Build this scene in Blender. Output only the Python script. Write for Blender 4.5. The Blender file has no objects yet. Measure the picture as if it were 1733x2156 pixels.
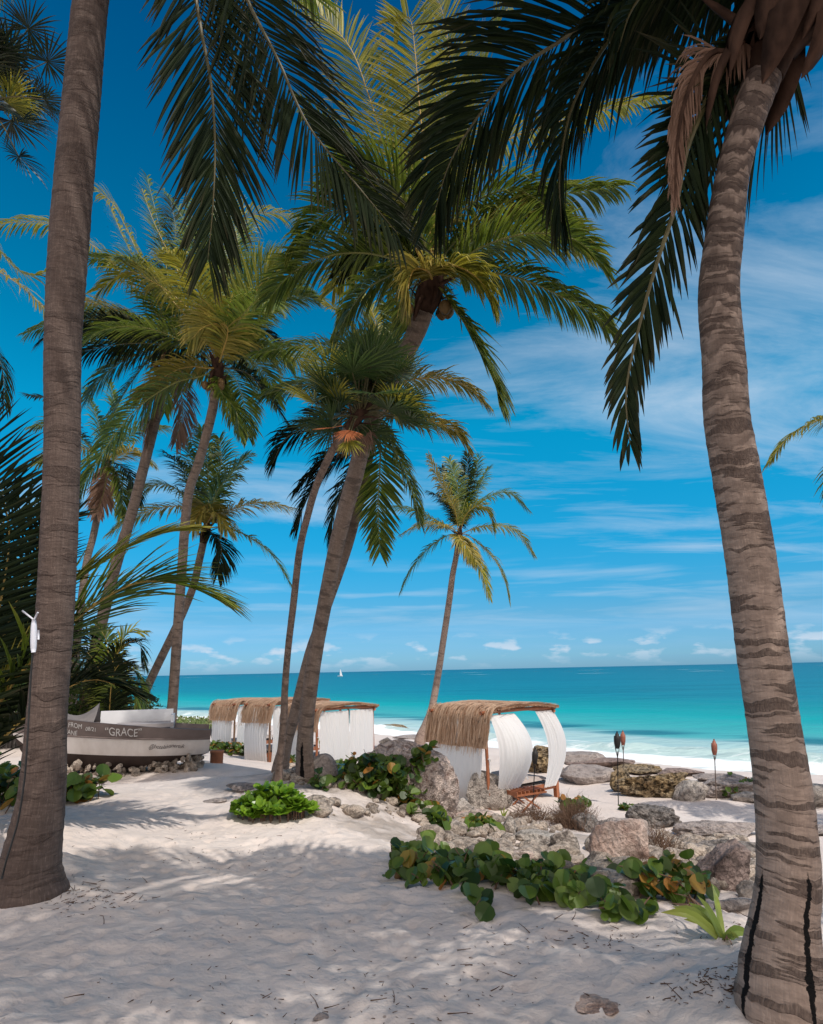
import bpy, math, random
import numpy as np
from mathutils import Vector

# ------------------------------------------------------------------ camera, sky, sun, exposure
SC = bpy.context.scene
CAMZ = 4.3
PITCH = math.atan(333.5 / 1317.0)
ROLL = math.radians(1.18)
F = 1317.0                                    # focal length in the layout's picture units (1733 x 2155)
_f = np.array([0, math.cos(PITCH), math.sin(PITCH)])
_r0 = np.array([1.0, 0, 0]); _u0 = np.array([0, -math.sin(PITCH), math.cos(PITCH)])
_r = _r0 * math.cos(ROLL) - _u0 * math.sin(ROLL)
_u = _u0 * math.cos(ROLL) + _r0 * math.sin(ROLL)
cam = bpy.data.cameras.new('camera'); camo = bpy.data.objects.new('camera', cam)
SC.collection.objects.link(camo)
cam.sensor_fit = 'VERTICAL'; cam.sensor_height = 36; cam.lens = 36 * F / 2155.0
cam.clip_start = 0.05; cam.clip_end = 100000
from mathutils import Matrix
camo.matrix_world = Matrix(((_r[0], _u[0], -_f[0], 0), (_r[1], _u[1], -_f[1], 0), (_r[2], _u[2], -_f[2], CAMZ), (0, 0, 0, 1)))
SC.camera = camo
SUN_AZ, SUN_EL = math.radians(142), math.radians(60)      # clockwise from +Y
SC.view_settings.view_transform = 'Standard'; SC.view_settings.look = 'None'
SC.view_settings.exposure = 0.0; SC.view_settings.gamma = 1
SC.render.engine = 'CYCLES'
SC.cycles.max_bounces = 6; SC.cycles.transparent_max_bounces = 4
SC.cycles.use_denoising = True
sun = bpy.data.lights.new('sun', 'SUN'); sun.energy = 3.3; sun.angle = math.radians(0.5); sun.color = (1.0, 0.94, 0.86)
suno = bpy.data.objects.new('sun', sun); SC.collection.objects.link(suno)
sd = Vector((math.sin(SUN_AZ) * math.cos(SUN_EL), math.cos(SUN_AZ) * math.cos(SUN_EL), math.sin(SUN_EL)))
suno.rotation_euler = sd.to_track_quat('Z', 'Y').to_euler(); suno.location = (10, -10, 30)

CLO = (0.3, 4.4, 0, .775)
def world():
    w = bpy.data.worlds.new('World'); SC.world = w; w.use_nodes = True
    nt = w.node_tree; N = nt.nodes; L = nt.links; N.clear()
    def nd(t, **k):
        n = N.new(t)
        for a, b in k.items():
            if a.startswith('i'): n.inputs[int(a[1:])].default_value = b
            else: setattr(n, a, b)
        return n
    def mth(op, a, b=0.0, clamp=False):
        n = N.new('ShaderNodeMath'); n.operation = op; n.use_clamp = clamp
        for i, v in ((0, a), (1, b)):
            if isinstance(v, (int, float)): n.inputs[i].default_value = v
            else: L.new(v, n.inputs[i])
        return n.outputs[0]
    out = nd('ShaderNodeOutputWorld'); bg = nd('ShaderNodeBackground'); L.new(bg.outputs[0], out.inputs[0])
    sky = nd('ShaderNodeTexSky', sky_type='NISHITA', sun_disc=False, sun_elevation=SUN_EL, sun_rotation=SUN_AZ,
             air_density=1.0, dust_density=0.25, ozone_density=3.0, altitude=0)
    tc = nd('ShaderNodeTexCoord'); sp = nd('ShaderNodeSeparateXYZ'); L.new(tc.outputs['Generated'], sp.inputs[0])
    x, y, z = sp.outputs
    # the polarised, saturated blue of the photo
    hs = nd('ShaderNodeHueSaturation'); hs.inputs['Saturation'].default_value = 1.45; hs.inputs['Value'].default_value = 1.0; hs.inputs['Hue'].default_value = 0.488
    L.new(sky.outputs[0], hs.inputs['Color'])
    rr = nd('ShaderNodeValToRGB'); L.new(z, rr.inputs[0])
    e = rr.color_ramp.elements
    e[0].position = 0.0; e[0].color = (0.11, 0.25, 0.53, 1); e[1].position = 1.0; e[1].color = (0.30, 0.42, 0.5, 1)  # zenith, out of view, made paler as added fill light
    for p, c in ((0.08, (0.14, 0.26, 0.37, 1)), (0.2, (0.075, 0.41, 0.44, 1)), (0.37, (0.04, 0.60, 0.51, 1)), (0.5, (0.025, 0.53, 0.45, 1)), (0.68, (0.03, 0.38, 0.37, 1)), (0.83, (0.03, 0.24, 0.29, 1))):
        q = e.new(p); q.color = c
    mul = nd('ShaderNodeMixRGB', blend_type='MULTIPLY'); mul.inputs[0].default_value = 1
    dbl = nd('ShaderNodeMixRGB', blend_type='ADD'); dbl.inputs[0].default_value = 1; L.new(rr.outputs[0], dbl.inputs[1]); L.new(rr.outputs[0], dbl.inputs[2])
    L.new(hs.outputs[0], mul.inputs[1]); L.new(dbl.outputs[0], mul.inputs[2])
    # high thin cloud, on a plane far above
    zz = mth('ADD', mth('MAXIMUM', z, 0.0), 0.10)
    u = mth('DIVIDE', x, zz); v = mth('DIVIDE', y, zz)
    cb = nd('ShaderNodeCombineXYZ'); L.new(u, cb.inputs[0]); L.new(v, cb.inputs[1])
    mp = nd('ShaderNodeMapping'); mp.inputs['Rotation'].default_value = (0, 0, -1.0); mp.inputs['Scale'].default_value = (0.62, 1.5, 1); mp.inputs['Location'].default_value = (CLO[0], CLO[1], 0)
    L.new(cb.outputs[0], mp.inputs[0])
    n1 = nd('ShaderNodeTexNoise'); n1.inputs['Scale'].default_value = 1.1; n1.inputs['Detail'].default_value = 9; n1.inputs['Roughness'].default_value = 0.66; n1.inputs['Distortion'].default_value = 0.6
    L.new(mp.outputs[0], n1.inputs[0])
    n2 = nd('ShaderNodeTexNoise'); n2.inputs['Scale'].default_value = 0.45; n2.inputs['Detail'].default_value = 3; L.new(mp.outputs[0], n2.inputs[0])
    c = mth('ADD', mth('MULTIPLY', n1.outputs[0], 0.75), mth('MULTIPLY', n2.outputs[0], 0.75))
    # more cloud to the right and high up, as in the photo
    c = mth('ADD', c, mth('MULTIPLY', mth('SUBTRACT', x, 0.05), 0.14))
    c = mth('ADD', c, mth('MULTIPLY', mth('MAXIMUM', mth('MULTIPLY', y, -1.0), 0.0), 0.9))      # unseen cloud behind the camera, added to fill the shade
    c = mth('MULTIPLY', mth('SUBTRACT', c, CLO[3]), 3.4, True)
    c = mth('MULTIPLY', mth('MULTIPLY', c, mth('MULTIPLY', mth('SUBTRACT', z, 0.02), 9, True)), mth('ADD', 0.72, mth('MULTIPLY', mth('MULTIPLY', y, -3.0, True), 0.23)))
    # low cumulus just above the horizon
    az = mth('ARCTAN2', x, y)
    cb2 = nd('ShaderNodeCombineXYZ'); L.new(mth('MULTIPLY', az, 9), cb2.inputs[0]); L.new(mth('MULTIPLY', z, 26), cb2.inputs[1])
    n3 = nd('ShaderNodeTexNoise'); n3.inputs['Scale'].default_value = 1.7; n3.inputs['Detail'].default_value = 6; L.new(cb2.outputs[0], n3.inputs[0])
    band = mth('SUBTRACT', 1.0, mth('MULTIPLY', mth('ABSOLUTE', mth('SUBTRACT', z, 0.03)), 34), True)
    band2 = mth('SUBTRACT', 1.0, mth('MULTIPLY', mth('ABSOLUTE', mth('SUBTRACT', z, 0.11)), 13), True)
    k1 = mth('MULTIPLY', mth('MULTIPLY', mth('SUBTRACT', n3.outputs[0], 0.53), 12, True), band)
    cb3 = nd('ShaderNodeCombineXYZ'); L.new(mth('MULTIPLY', az, 3.2), cb3.inputs[0]); L.new(mth('MULTIPLY', z, 40), cb3.inputs[1])
    n4 = nd('ShaderNodeTexNoise'); n4.inputs['Scale'].default_value = 1.0; n4.inputs['Detail'].default_value = 5; L.new(cb3.outputs[0], n4.inputs[0])
    k2 = mth('MULTIPLY', mth('MULTIPLY', mth('MULTIPLY', mth('SUBTRACT', n4.outputs[0], 0.50), 5, True), band2), 0.5)
    c = mth('MAXIMUM', c, mth('MAXIMUM', mth('MULTIPLY', k1, 0.75), k2))
    cc = nd('ShaderNodeMixRGB'); L.new(mth('MULTIPLY', y, -4.0, True), cc.inputs[0]); cc.inputs[1].default_value = (4.5, 5.1, 5.9, 1); cc.inputs[2].default_value = (9.6, 8.6, 8.0, 1)  # second colour: brighter, warmer cloud behind the camera, added as fill
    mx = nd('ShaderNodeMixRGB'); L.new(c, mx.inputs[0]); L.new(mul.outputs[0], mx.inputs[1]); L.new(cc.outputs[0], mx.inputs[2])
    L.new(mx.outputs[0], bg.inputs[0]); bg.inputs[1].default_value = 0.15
world()

# ------------------------------------------------------------------ helpers
rng = np.random.RandomState(7)
CAM = np.array([0, 0, CAMZ])
def W(px, py, Y):
    d = _f * F + _r * (px - 866.5) + _u * (1077.5 - py)
    return CAM + d * (Y / d[1])
def hash2(ix, iy, s=0):
    n = (ix.astype(np.int64) * 374761393 + iy.astype(np.int64) * 668265263 + s * 1274126177) & 0xffffffff
    n = ((n ^ (n >> 13)) * 1274126177) & 0xffffffff
    return ((n ^ (n >> 16)) & 0xffffff) / float(0xffffff)
def vn2(x, y, s=0):
    ix = np.floor(x); iy = np.floor(y); fx = x - ix; fy = y - iy
    fx = fx * fx * (3 - 2 * fx); fy = fy * fy * (3 - 2 * fy)
    a = hash2(ix, iy, s); b = hash2(ix + 1, iy, s); c = hash2(ix, iy + 1, s); d = hash2(ix + 1, iy + 1, s)
    return (a * (1 - fx) + b * fx) * (1 - fy) + (c * (1 - fx) + d * fx) * fy
def hash3(ix, iy, iz, s=0):
    return hash2(ix + iz * 57, iy - iz * 131, s)
def vn3(p, s=0):
    i = np.floor(p); f = p - i; f = f * f * (3 - 2 * f); r = 0
    for dx in (0, 1):
        for dy in (0, 1):
            for dz in (0, 1):
                w = (f[:, 0] if dx else 1 - f[:, 0]) * (f[:, 1] if dy else 1 - f[:, 1]) * (f[:, 2] if dz else 1 - f[:, 2])
                r = r + w * hash3(i[:, 0] + dx, i[:, 1] + dy, i[:, 2] + dz, s)
    return r
SHORE = np.array([(60, -16), (30, 13), (16.4, 25.0), (8.0, 31.5), (-2.3, 45), (-20, 63), (-35, 74), (-120, 150), (-700, 700)], float)
def shore(x, y):
    """signed distance to the waterline, positive on land"""
    x = np.asarray(x, float); y = np.asarray(y, float)
    best = np.full(x.shape, 1e9); sg = np.ones(x.shape)
    for a, b in zip(SHORE[:-1], SHORE[1:]):
        d = b - a; L2 = d @ d
        t = np.clip(((x - a[0]) * d[0] + (y - a[1]) * d[1]) / L2, 0, 1)
        if a is SHORE[0]: pass
        qx = x - a[0] - t * d[0]; qy = y - a[1] - t * d[1]
        dist = np.hypot(qx, qy); side = (d[0] * (y - a[1]) - d[1] * (x - a[0]))
        m = dist < best
        best = np.where(m, dist, best); sg = np.where(m, np.where(side > 0, 1, -1), sg)
    return best * sg
PROF = np.array([(-40, -3), (-12, -1.2), (-3, -0.35), (0, 0.0), (2.5, 0.45), (6, 0.75), (12, 0.92), (16, 1.05), (18.5, 1.35), (21, 1.9), (23.3, 2.35), (25.5, 2.58), (30, 2.66), (60, 2.9), (3000, 3.5)])
MOUNDS = [(-3.19, 5.7, .75, .07), (1.84, 3.7, .6, .10), (-1.95, 11.6, .8, .06), (-5.6, 12.1, 1.5, -.17), (-4.6, 12.3, 1.0, -.10)]
def hgt(x, y, fine=True):
    x = np.asarray(x, float); y = np.asarray(y, float)
    s = shore(x, y) + (vn2(x * .35, y * .35, 3) - .5) * 1.6
    t = np.clip((.8 - x) / 2.8, 0, 1); s = s + 2.5 * t * t * (3 - 2 * t) * np.clip((40 - y) / 12, 0, 1) * np.clip((s - 4) / 6, 0, 1)     # the dune runs further out on the left
    h = np.interp(s, PROF[:, 0], PROF[:, 1])
    land = np.clip((s - 1) / 5, 0, 1)
    h = h + land * ((vn2(x * .45 + 3, y * .45, 1) - .5) * .22 + (vn2(x * 1.3, y * 1.3, 2) - .5) * .07)
    for mx, my, mr, mh in MOUNDS:
        h = h + mh * np.exp(-((x - mx) ** 2 + (y - my) ** 2) / mr ** 2)
    if fine:
        d = np.hypot(x, y); near = np.clip((16 - d) / 6, 0, 1) * land
        f = np.zeros_like(h)
        for cs, dep, sd_ in ((.36, .026, 11), (.22, .026, 12), (.13, .016, 13)):
            ix = np.floor(x / cs); iy = np.floor(y / cs)
            for ox in (-1, 0, 1):
                for oy in (-1, 0, 1):
                    jx = ix + ox; jy = iy + oy
                    cx = (jx + .15 + .7 * hash2(jx, jy, sd_)) * cs; cy = (jy + .15 + .7 * hash2(jx, jy, sd_ + 50)) * cs
                    a = hash2(jx, jy, sd_ + 70) * 6.283; amp = np.clip(hash2(jx, jy, sd_ + 90) * 1.7 - .5, 0, 1)
                    dx = x - cx; dy = y - cy; ca = np.cos(a); sa = np.sin(a)
                    u = (dx * ca + dy * sa) / (cs * .36); v = (-dx * sa + dy * ca) / (cs * .22)
                    r2 = u * u + v * v
                    f += amp * dep * (-np.exp(-r2 * 1.3) + .45 * np.exp(-(np.sqrt(r2) - 1.5) ** 2 * 3))
        f += (vn2(x * 7, y * 7, 5) - .5) * .02
        f += (vn2(x * 2.6, y * 2.6, 8) - .5) * .035
        h = h + f * near
    return h
def H(x, y): return float(hgt(np.array([x]), np.array([y]))[0])
def G(px, py):
    """where the line of sight through a picture point meets the ground"""
    d = _f * F + _r * (px - 866.5) + _u * (1077.5 - py); d = d / d[1]
    ys = np.concatenate([np.arange(2.5, 60, .04), np.arange(60, 400, .5)])
    z = CAMZ + d[2] * ys; h = hgt(d[0] * ys, ys, False)
    k = np.argmax(z < h)
    if not (z < h).any(): k = len(ys) - 1
    y = ys[k]
    return np.array([d[0] * y, y, H(d[0] * y, y)])
def depth(p): return float((np.asarray(p) - CAM) @ _f)

C = SC.collection
def empty(name, loc, label, cat, group=None, rz=0):
    o = bpy.data.objects.new(name, None); C.objects.link(o); o.location = tuple(loc); o.rotation_euler = (0, 0, rz)
    o.empty_display_size = .2
    o['label'] = label; o['category'] = cat
    if group: o['group'] = group
    return o
def tag(o, label=None, cat=None, group=None, kind=None):
    if label: o['label'] = label
    if cat: o['category'] = cat
    if group: o['group'] = group
    if kind: o['kind'] = kind
    return o
class MB:
    def __init__(s): s.v = []; s.f = []; s.uv = []; s.n = 0; s.mi = []
    def add(s, v, f, uv=None, mi=0):
        v = np.asarray(v, float); s.v.append(v)
        f = [tuple(int(i) + s.n for i in q) for q in f]
        s.f += f; s.n += len(v); s.mi += [mi] * len(f)
        s.uv.append(np.asarray(uv, float) if uv is not None else np.zeros((len(v), 2)))
        return s
    def grid(s, P, uv=None, closed=False, mi=0):
        a, b = P.shape[:2]; idx = np.arange(a * b).reshape(a, b); f = []
        i0 = idx[:-1, :-1].ravel(); i1 = idx[1:, :-1].ravel(); i2 = idx[1:, 1:].ravel(); i3 = idx[:-1, 1:].ravel()
        f = list(zip(i0, i1, i2, i3))
        if closed:
            f += list(zip(idx[:-1, -1], idx[1:, -1], idx[1:, 0], idx[:-1, 0]))
        return s.add(P.reshape(-1, 3), f, None if uv is None else uv.reshape(-1, 2), mi)
    def box(s, c, h, ax=None, bev=0, mi=0):
        c = np.asarray(c, float); A = np.eye(3) if ax is None else np.asarray(ax, float)
        q = np.array([(x, y, z) for x in (-1, 1) for y in (-1, 1) for z in (-1, 1)], float) * np.asarray(h)
        v = c + q @ A
        f = [(0, 1, 3, 2), (4, 6, 7, 5), (0, 4, 5, 1), (2, 3, 7, 6), (0, 2, 6, 4), (1, 5, 7, 3)]
        return s.add(v, f, q[:, :2], mi)
    def bar(s, a, b, r, n=8, r2=None, cap=True, mi=0):
        return s.tube(np.array([a, b], float), [r, r if r2 is None else r2], n, cap, mi)
    def tube(s, P, R, n=8, cap=True, mi=0, sx=1.0):
        P = np.asarray(P, float); R = np.asarray(R, float); R = R if R.ndim == 2 else np.broadcast_to(R, (len(P),))
        T = np.gradient(P, axis=0); T /= np.linalg.norm(T, axis=1)[:, None] + 1e-9
        ref = np.array([0, 1.0, 0]) if abs(T[0][1]) < .9 else np.array([1.0, 0, 0])
        U = ref - T * (T @ ref)[:, None]; U /= np.linalg.norm(U, axis=1)[:, None]
        V = np.cross(T, U)
        a = np.linspace(0, 2 * math.pi, n + 1)
        Rr = R[:, None, None] if R.ndim == 1 else R[:, :, None]
        G_ = P[:, None] + Rr * (np.cos(a)[None, :, None] * U[:, None] * sx + np.sin(a)[None, :, None] * V[:, None])
        L_ = np.concatenate([[0], np.cumsum(np.linalg.norm(np.diff(P, axis=0), axis=1))])
        uv = np.stack(np.broadcast_arrays(a[None, :] / (2 * math.pi), L_[:, None]), -1)
        s.grid(G_, uv, False, mi)
        if cap:
            k = s.n - G_.shape[0] * (n + 1)
            s.f.append(tuple(range(k, k + n))[::-1]); s.mi.append(mi)
            e = s.n - (n + 1); s.f.append(tuple(range(e, e + n))); s.mi.append(mi)
        return s
    def build(s, name, mat, parent=None, origin=None, smooth=True, **kw):
        V = np.concatenate(s.v); UV = np.concatenate(s.uv)
        root = parent
        while root is not None and root.parent is not None: root = root.parent
        if root is not None: org = np.array(root.location); rz = root.rotation_euler[2]
        else: org = np.zeros(3) if origin is None else np.asarray(origin, float); rz = 0
        V = V - org
        if root is not None and abs(rz) > 1e-9 and not kw.get('local'):
            c, s_ = math.cos(-rz), math.sin(-rz); V = np.stack([V[:, 0] * c - V[:, 1] * s_, V[:, 0] * s_ + V[:, 1] * c, V[:, 2]], 1)
        me = bpy.data.meshes.new(name); me.from_pydata(V.tolist(), [], s.f)
        ul = me.uv_layers.new(name='UVMap')
        li = np.empty(len(me.loops), np.int32); me.loops.foreach_get('vertex_index', li)
        ul.data.foreach_set('uv', UV[li].astype(np.float32).ravel())
        for m in (mat if isinstance(mat, (list, tuple)) else [mat]): me.materials.append(m)
        if isinstance(mat, (list, tuple)): me.polygons.foreach_set('material_index', np.array(s.mi, np.int32))
        if smooth: me.polygons.foreach_set('use_smooth', np.ones(len(me.polygons), bool))
        me.update()
        o = bpy.data.objects.new(name, me); C.objects.link(o)
        if parent is not None: o.parent = parent
        elif origin is not None: o.location = tuple(org)
        return o
def unit(v): v = np.asarray(v, float); return v / (np.linalg.norm(v) + 1e-12)
def resample(P, m):
    """smooth curve (Catmull-Rom) through the points, m samples evenly spaced"""
    P = np.asarray(P, float)
    if len(P) < 3:
        t = np.linspace(0, 1, m)[:, None]; return P[0] * (1 - t) + P[-1] * t
    Q = np.concatenate([[2 * P[0] - P[1]], P, [2 * P[-1] - P[-2]]]); out = []
    for i in range(1, len(Q) - 2):
        t = np.linspace(0, 1, 16, endpoint=False)[:, None]
        a, b, c, d = Q[i - 1], Q[i], Q[i + 1], Q[i + 2]
        out.append(.5 * ((2 * b) + (c - a) * t + (2 * a - 5 * b + 4 * c - d) * t ** 2 + (3 * b - a - 3 * c + d) * t ** 3))
    out = np.concatenate(out + [P[-1:]])
    s = np.concatenate([[0], np.cumsum(np.linalg.norm(np.diff(out, axis=0), axis=1))])
    q = np.linspace(0, s[-1], m)
    return np.stack([np.interp(q, s, out[:, k]) for k in range(P.shape[1] if P.ndim > 1 else 1)], 1)

# ------------------------------------------------------------------ materials
MATS = {}
class NT:
    def __init__(s, name):
        s.m = bpy.data.materials.new(name); s.m.use_nodes = True; s.t = s.m.node_tree; s.N = s.t.nodes; s.L = s.t.links; s.N.clear()
        s.out = s.N.new('ShaderNodeOutputMaterial'); s.b = s.N.new('ShaderNodeBsdfPrincipled'); s.L.new(s.b.outputs[0], s.out.inputs[0])
        MATS[name] = s.m
    def put(s, sock, v):
        if hasattr(v, 'is_output'): s.L.new(v, sock)
        elif isinstance(v, tuple) and len(v) == 3 and sock.type == 'RGBA': sock.default_value = (*v, 1)
        else: sock.default_value = v
    def noise(s, vec, scale=5, detail=4, rough=.55, dist=0, out=0):
        n = s.N.new('ShaderNodeTexNoise'); n.inputs['Scale'].default_value = scale; n.inputs['Detail'].default_value = detail
        n.inputs['Roughness'].default_value = rough; n.inputs['Distortion'].default_value = dist
        if vec is not None: s.L.new(vec, n.inputs['Vector'])
        return n.outputs[out]
    def voro(s, vec, scale=5, feature='F1', out=0, rnd=1):
        n = s.N.new('ShaderNodeTexVoronoi'); n.feature = feature; n.inputs['Scale'].default_value = scale; n.inputs['Randomness'].default_value = rnd
        if vec is not None: s.L.new(vec, n.inputs['Vector'])
        return n.outputs[out]
    def co(s, kind='Object'):
        return s.N.new('ShaderNodeTexCoord').outputs[kind]
    def uv(s): return s.N.new('ShaderNodeUVMap').outputs[0]
    def pos(s): return s.N.new('ShaderNodeNewGeometry').outputs['Position']
    def map(s, vec, sc=(1, 1, 1), loc=(0, 0, 0), rot=(0, 0, 0)):
        n = s.N.new('ShaderNodeMapping'); n.inputs['Scale'].default_value = sc; n.inputs['Location'].default_value = loc; n.inputs['Rotation'].default_value = rot
        s.L.new(vec, n.inputs[0]); return n.outputs[0]
    def math(s, op, a, b=0.0, clamp=False):
        n = s.N.new('ShaderNodeMath'); n.operation = op; n.use_clamp = clamp
        s.put(n.inputs[0], a); s.put(n.inputs[1], b); return n.outputs[0]
    def ramp(s, fac, stops, interp='LINEAR'):
        n = s.N.new('ShaderNodeValToRGB'); n.color_ramp.interpolation = interp; s.L.new(fac, n.inputs[0]); e = n.color_ramp.elements
        while len(e) > 1: e.remove(e[-1])
        for i, (p, c) in enumerate(stops):
            q = e[0] if i == 0 else e.new(p); q.position = p
            q.color = (*c, 1) if isinstance(c, tuple) else (c, c, c, 1)
        return n.outputs[0]
    def mix(s, fac, a, b, mode='MIX'):
        n = s.N.new('ShaderNodeMixRGB'); n.blend_type = mode; s.put(n.inputs[0], fac); s.put(n.inputs[1], a); s.put(n.inputs[2], b); return n.outputs[0]
    def bump(s, h, strength=.5, dist=.02, prev=None):
        n = s.N.new('ShaderNodeBump'); n.inputs['Strength'].default_value = strength; n.inputs['Distance'].default_value = dist
        s.L.new(h, n.inputs['Height'])
        if prev is not None: s.L.new(prev, n.inputs['Normal'])
        return n.outputs[0]
    def fin(s, col, rough=.8, spec=.3, nrm=None, **kw):
        s.put(s.b.inputs['Base Color'], col); s.put(s.b.inputs['Roughness'], rough); s.put(s.b.inputs['Specular IOR Level'], spec)
        if nrm is not None: s.L.new(nrm, s.b.inputs['Normal'])
        return s.m
    def sep(s, v):
        n = s.N.new('ShaderNodeSeparateXYZ'); s.L.new(v, n.inputs[0]); return n.outputs

def mat_sand():
    t = NT('sand'); p = t.pos()
    big = t.noise(p, .5, 4); mid = t.noise(p, 4, 5); fin = t.noise(p, 60, 3)
    c = t.mix(t.ramp(big, [(.35, 0.0), (.65, 1.0)]), (.585, .505, .46), (.65, .575, .53))
    c = t.mix(t.math('MULTIPLY', t.ramp(mid, [(.4, 0.0), (.75, 1.0)]), .35), c, (.50, .44, .40))
    # scattered specks of leaf crumbs and shell
    v = t.voro(p, 14); sel = t.noise(p, 1.1, 3)
    sp = t.math('MULTIPLY', t.ramp(v, [(.10, 1.0), (.16, 0.0)]), t.ramp(sel, [(.5, 0.0), (.62, 1.0)]))
    c = t.mix(t.math('MULTIPLY', sp, .6), c, (.12, .075, .05))
    v2 = t.voro(p, 45); sp2 = t.math('MULTIPLY', t.ramp(v2, [(.10, 1.0), (.2, 0.0)]), t.ramp(t.noise(p, 2.3, 3), [(.5, 0.0), (.7, 1.0)]))
    c = t.mix(t.math('MULTIPLY', sp2, .45), c, (.2, .15, .12))
    at = t.N.new('ShaderNodeAttribute'); at.attribute_name = 'wet'
    rb = t.N.new('ShaderNodeAttribute'); rb.attribute_name = 'rock'
    c = t.mix(at.outputs['Fac'], c, (.33, .27, .22))
    gc = t.mix(t.noise(p, 3, 5), (.20, .17, .15), (.50, .43, .38))
    gm = t.math('MULTIPLY', rb.outputs['Fac'], t.ramp(t.noise(p, 1.3, 6), [(.42, 0.0), (.55, 1.0)]))
    c = t.mix(gm, c, gc)
    h = t.math('ADD', t.math('MULTIPLY', mid, 1.0), t.math('MULTIPLY', fin, .12))
    h2 = t.math('ADD', t.noise(p, 9, 4), t.math('MULTIPLY', t.noise(t.map(p, (1, 1.4, 1)), 4.2, 5), 1.5))
    n = t.bump(h2, .5, .045, t.bump(h, .45, .022))
    n = t.bump(t.noise(p, 220, 2), .25, .004, n)
    return t.fin(c, .92, .15, n)

def mat_sea():
    t = NT('sea_water'); p = t.pos()
    at = t.N.new('ShaderNodeAttribute'); at.attribute_name = 'off'     # metres from the waterline
    o = at.outputs['Fac']
    ox = t.math('ADD', o, t.math('MULTIPLY', t.math('SUBTRACT', t.noise(t.map(p, (1, 1, 1), rot=(0, 0, .78)), .09, 4), .5), 9))
    lg = t.math('DIVIDE', t.math('LOGARITHM', t.math('ADD', t.math('MAXIMUM', ox, 0.0), 2.0), 10.0), 4.0)   # 2m..10km -> .075..1
    def P(m): return math.log10(max(m, 0) + 2) / 4
    c = t.ramp(lg, [(P(0), (.45, .52, .50)), (P(5), (.42, .56, .55)), (P(10.5), (.30, .48, .49)), (P(13.5), (.07, .36, .37)), (P(28), (.004, .31, .325)),
                    (P(44), (.002, .23, .27)), (P(62), (.001, .19, .26)), (P(160), (.001, .16, .24)), (P(900), (.001, .13, .21)), (P(8000), (.001, .10, .18))])
    # dark weed streaks lying along the shore
    st = t.noise(t.map(p, (.045, .28, 1), rot=(0, 0, .80)), 1.0, 4)
    m = t.math('MULTIPLY', t.ramp(st, [(.42, 0.0), (.50, 1.0)]), t.ramp(t.math('DIVIDE', o, 100), [(.10, 0.0), (.118, 1.0), (.14, 1.0), (.165, 0.0)]))
    c = t.mix(t.math('MULTIPLY', m, .85), c, (.006, .12, .17))
    m2 = t.math('MULTIPLY', t.ramp(t.noise(t.map(p, (.012, .07, 1), rot=(0, 0, .8)), 1.0, 3), [(.5, 0.0), (.62, 1.0)]), t.ramp(t.math('DIVIDE', o, 400), [(.07, 0.0), (.13, 1.0)]))
    c = t.mix(t.math('MULTIPLY', m2, .35), c, (.002, .09, .15))
    # foam: a breaking line, the wash inside it, and thin lace further out
    wv = t.noise(t.map(p, (.06, .06, 1)), 1.0, 3)
    lace = t.noise(t.map(p, (1, 2.0, 1), rot=(0, 0, .78)), .8, 6, .65, .8)
    edge = t.math('ADD', o, t.math('MULTIPLY', t.math('SUBTRACT', wv, .5), 7))
    br = t.ramp(t.math('DIVIDE', edge, 20), [(0.0, .62), (.05, .85), (.09, .98), (.13, .9), (.17, .42), (.24, .30), (.30, .48), (.34, .24), (.6, 0.0)])
    fm = t.math('MULTIPLY', t.math('ADD', t.math('SUBTRACT', lace, .62), br), 3.0)
    fm = t.math('MULTIPLY', t.math('SUBTRACT', t.math('ADD', t.math('MULTIPLY', lace, 1.2), br), 1.02), 4.0, True)
    # whitecaps on a far reef
    wc = t.math('MULTIPLY', t.ramp(t.noise(t.map(p, (.010, .035, 1), rot=(0, 0, .1)), 1.0, 5), [(.665, 0.0), (.69, 1.0)]), t.ramp(t.math('DIVIDE', o, 2000), [(.12, 0.0), (.16, 1.0), (.55, 1.0), (.6, 0.0)]))
    fm = t.math('MAXIMUM', fm, t.math('MULTIPLY', wc, .8))
    c = t.mix(fm, c, (.82, .84, .84))
    w1 = t.noise(t.map(p, (.9, 1.9, 1), rot=(0, 0, .75)), .45, 6, .6, .4)
    w2 = t.noise(t.map(p, (.05, .25, 1), rot=(0, 0, .6)), 1.0, 5, .6)
    n = t.bump(w1, .45, .35, t.bump(w2, .5, 1.5))
    return t.fin(c, t.math('ADD', .35, t.math('MULTIPLY', fm, .5)), .05, n)

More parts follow.
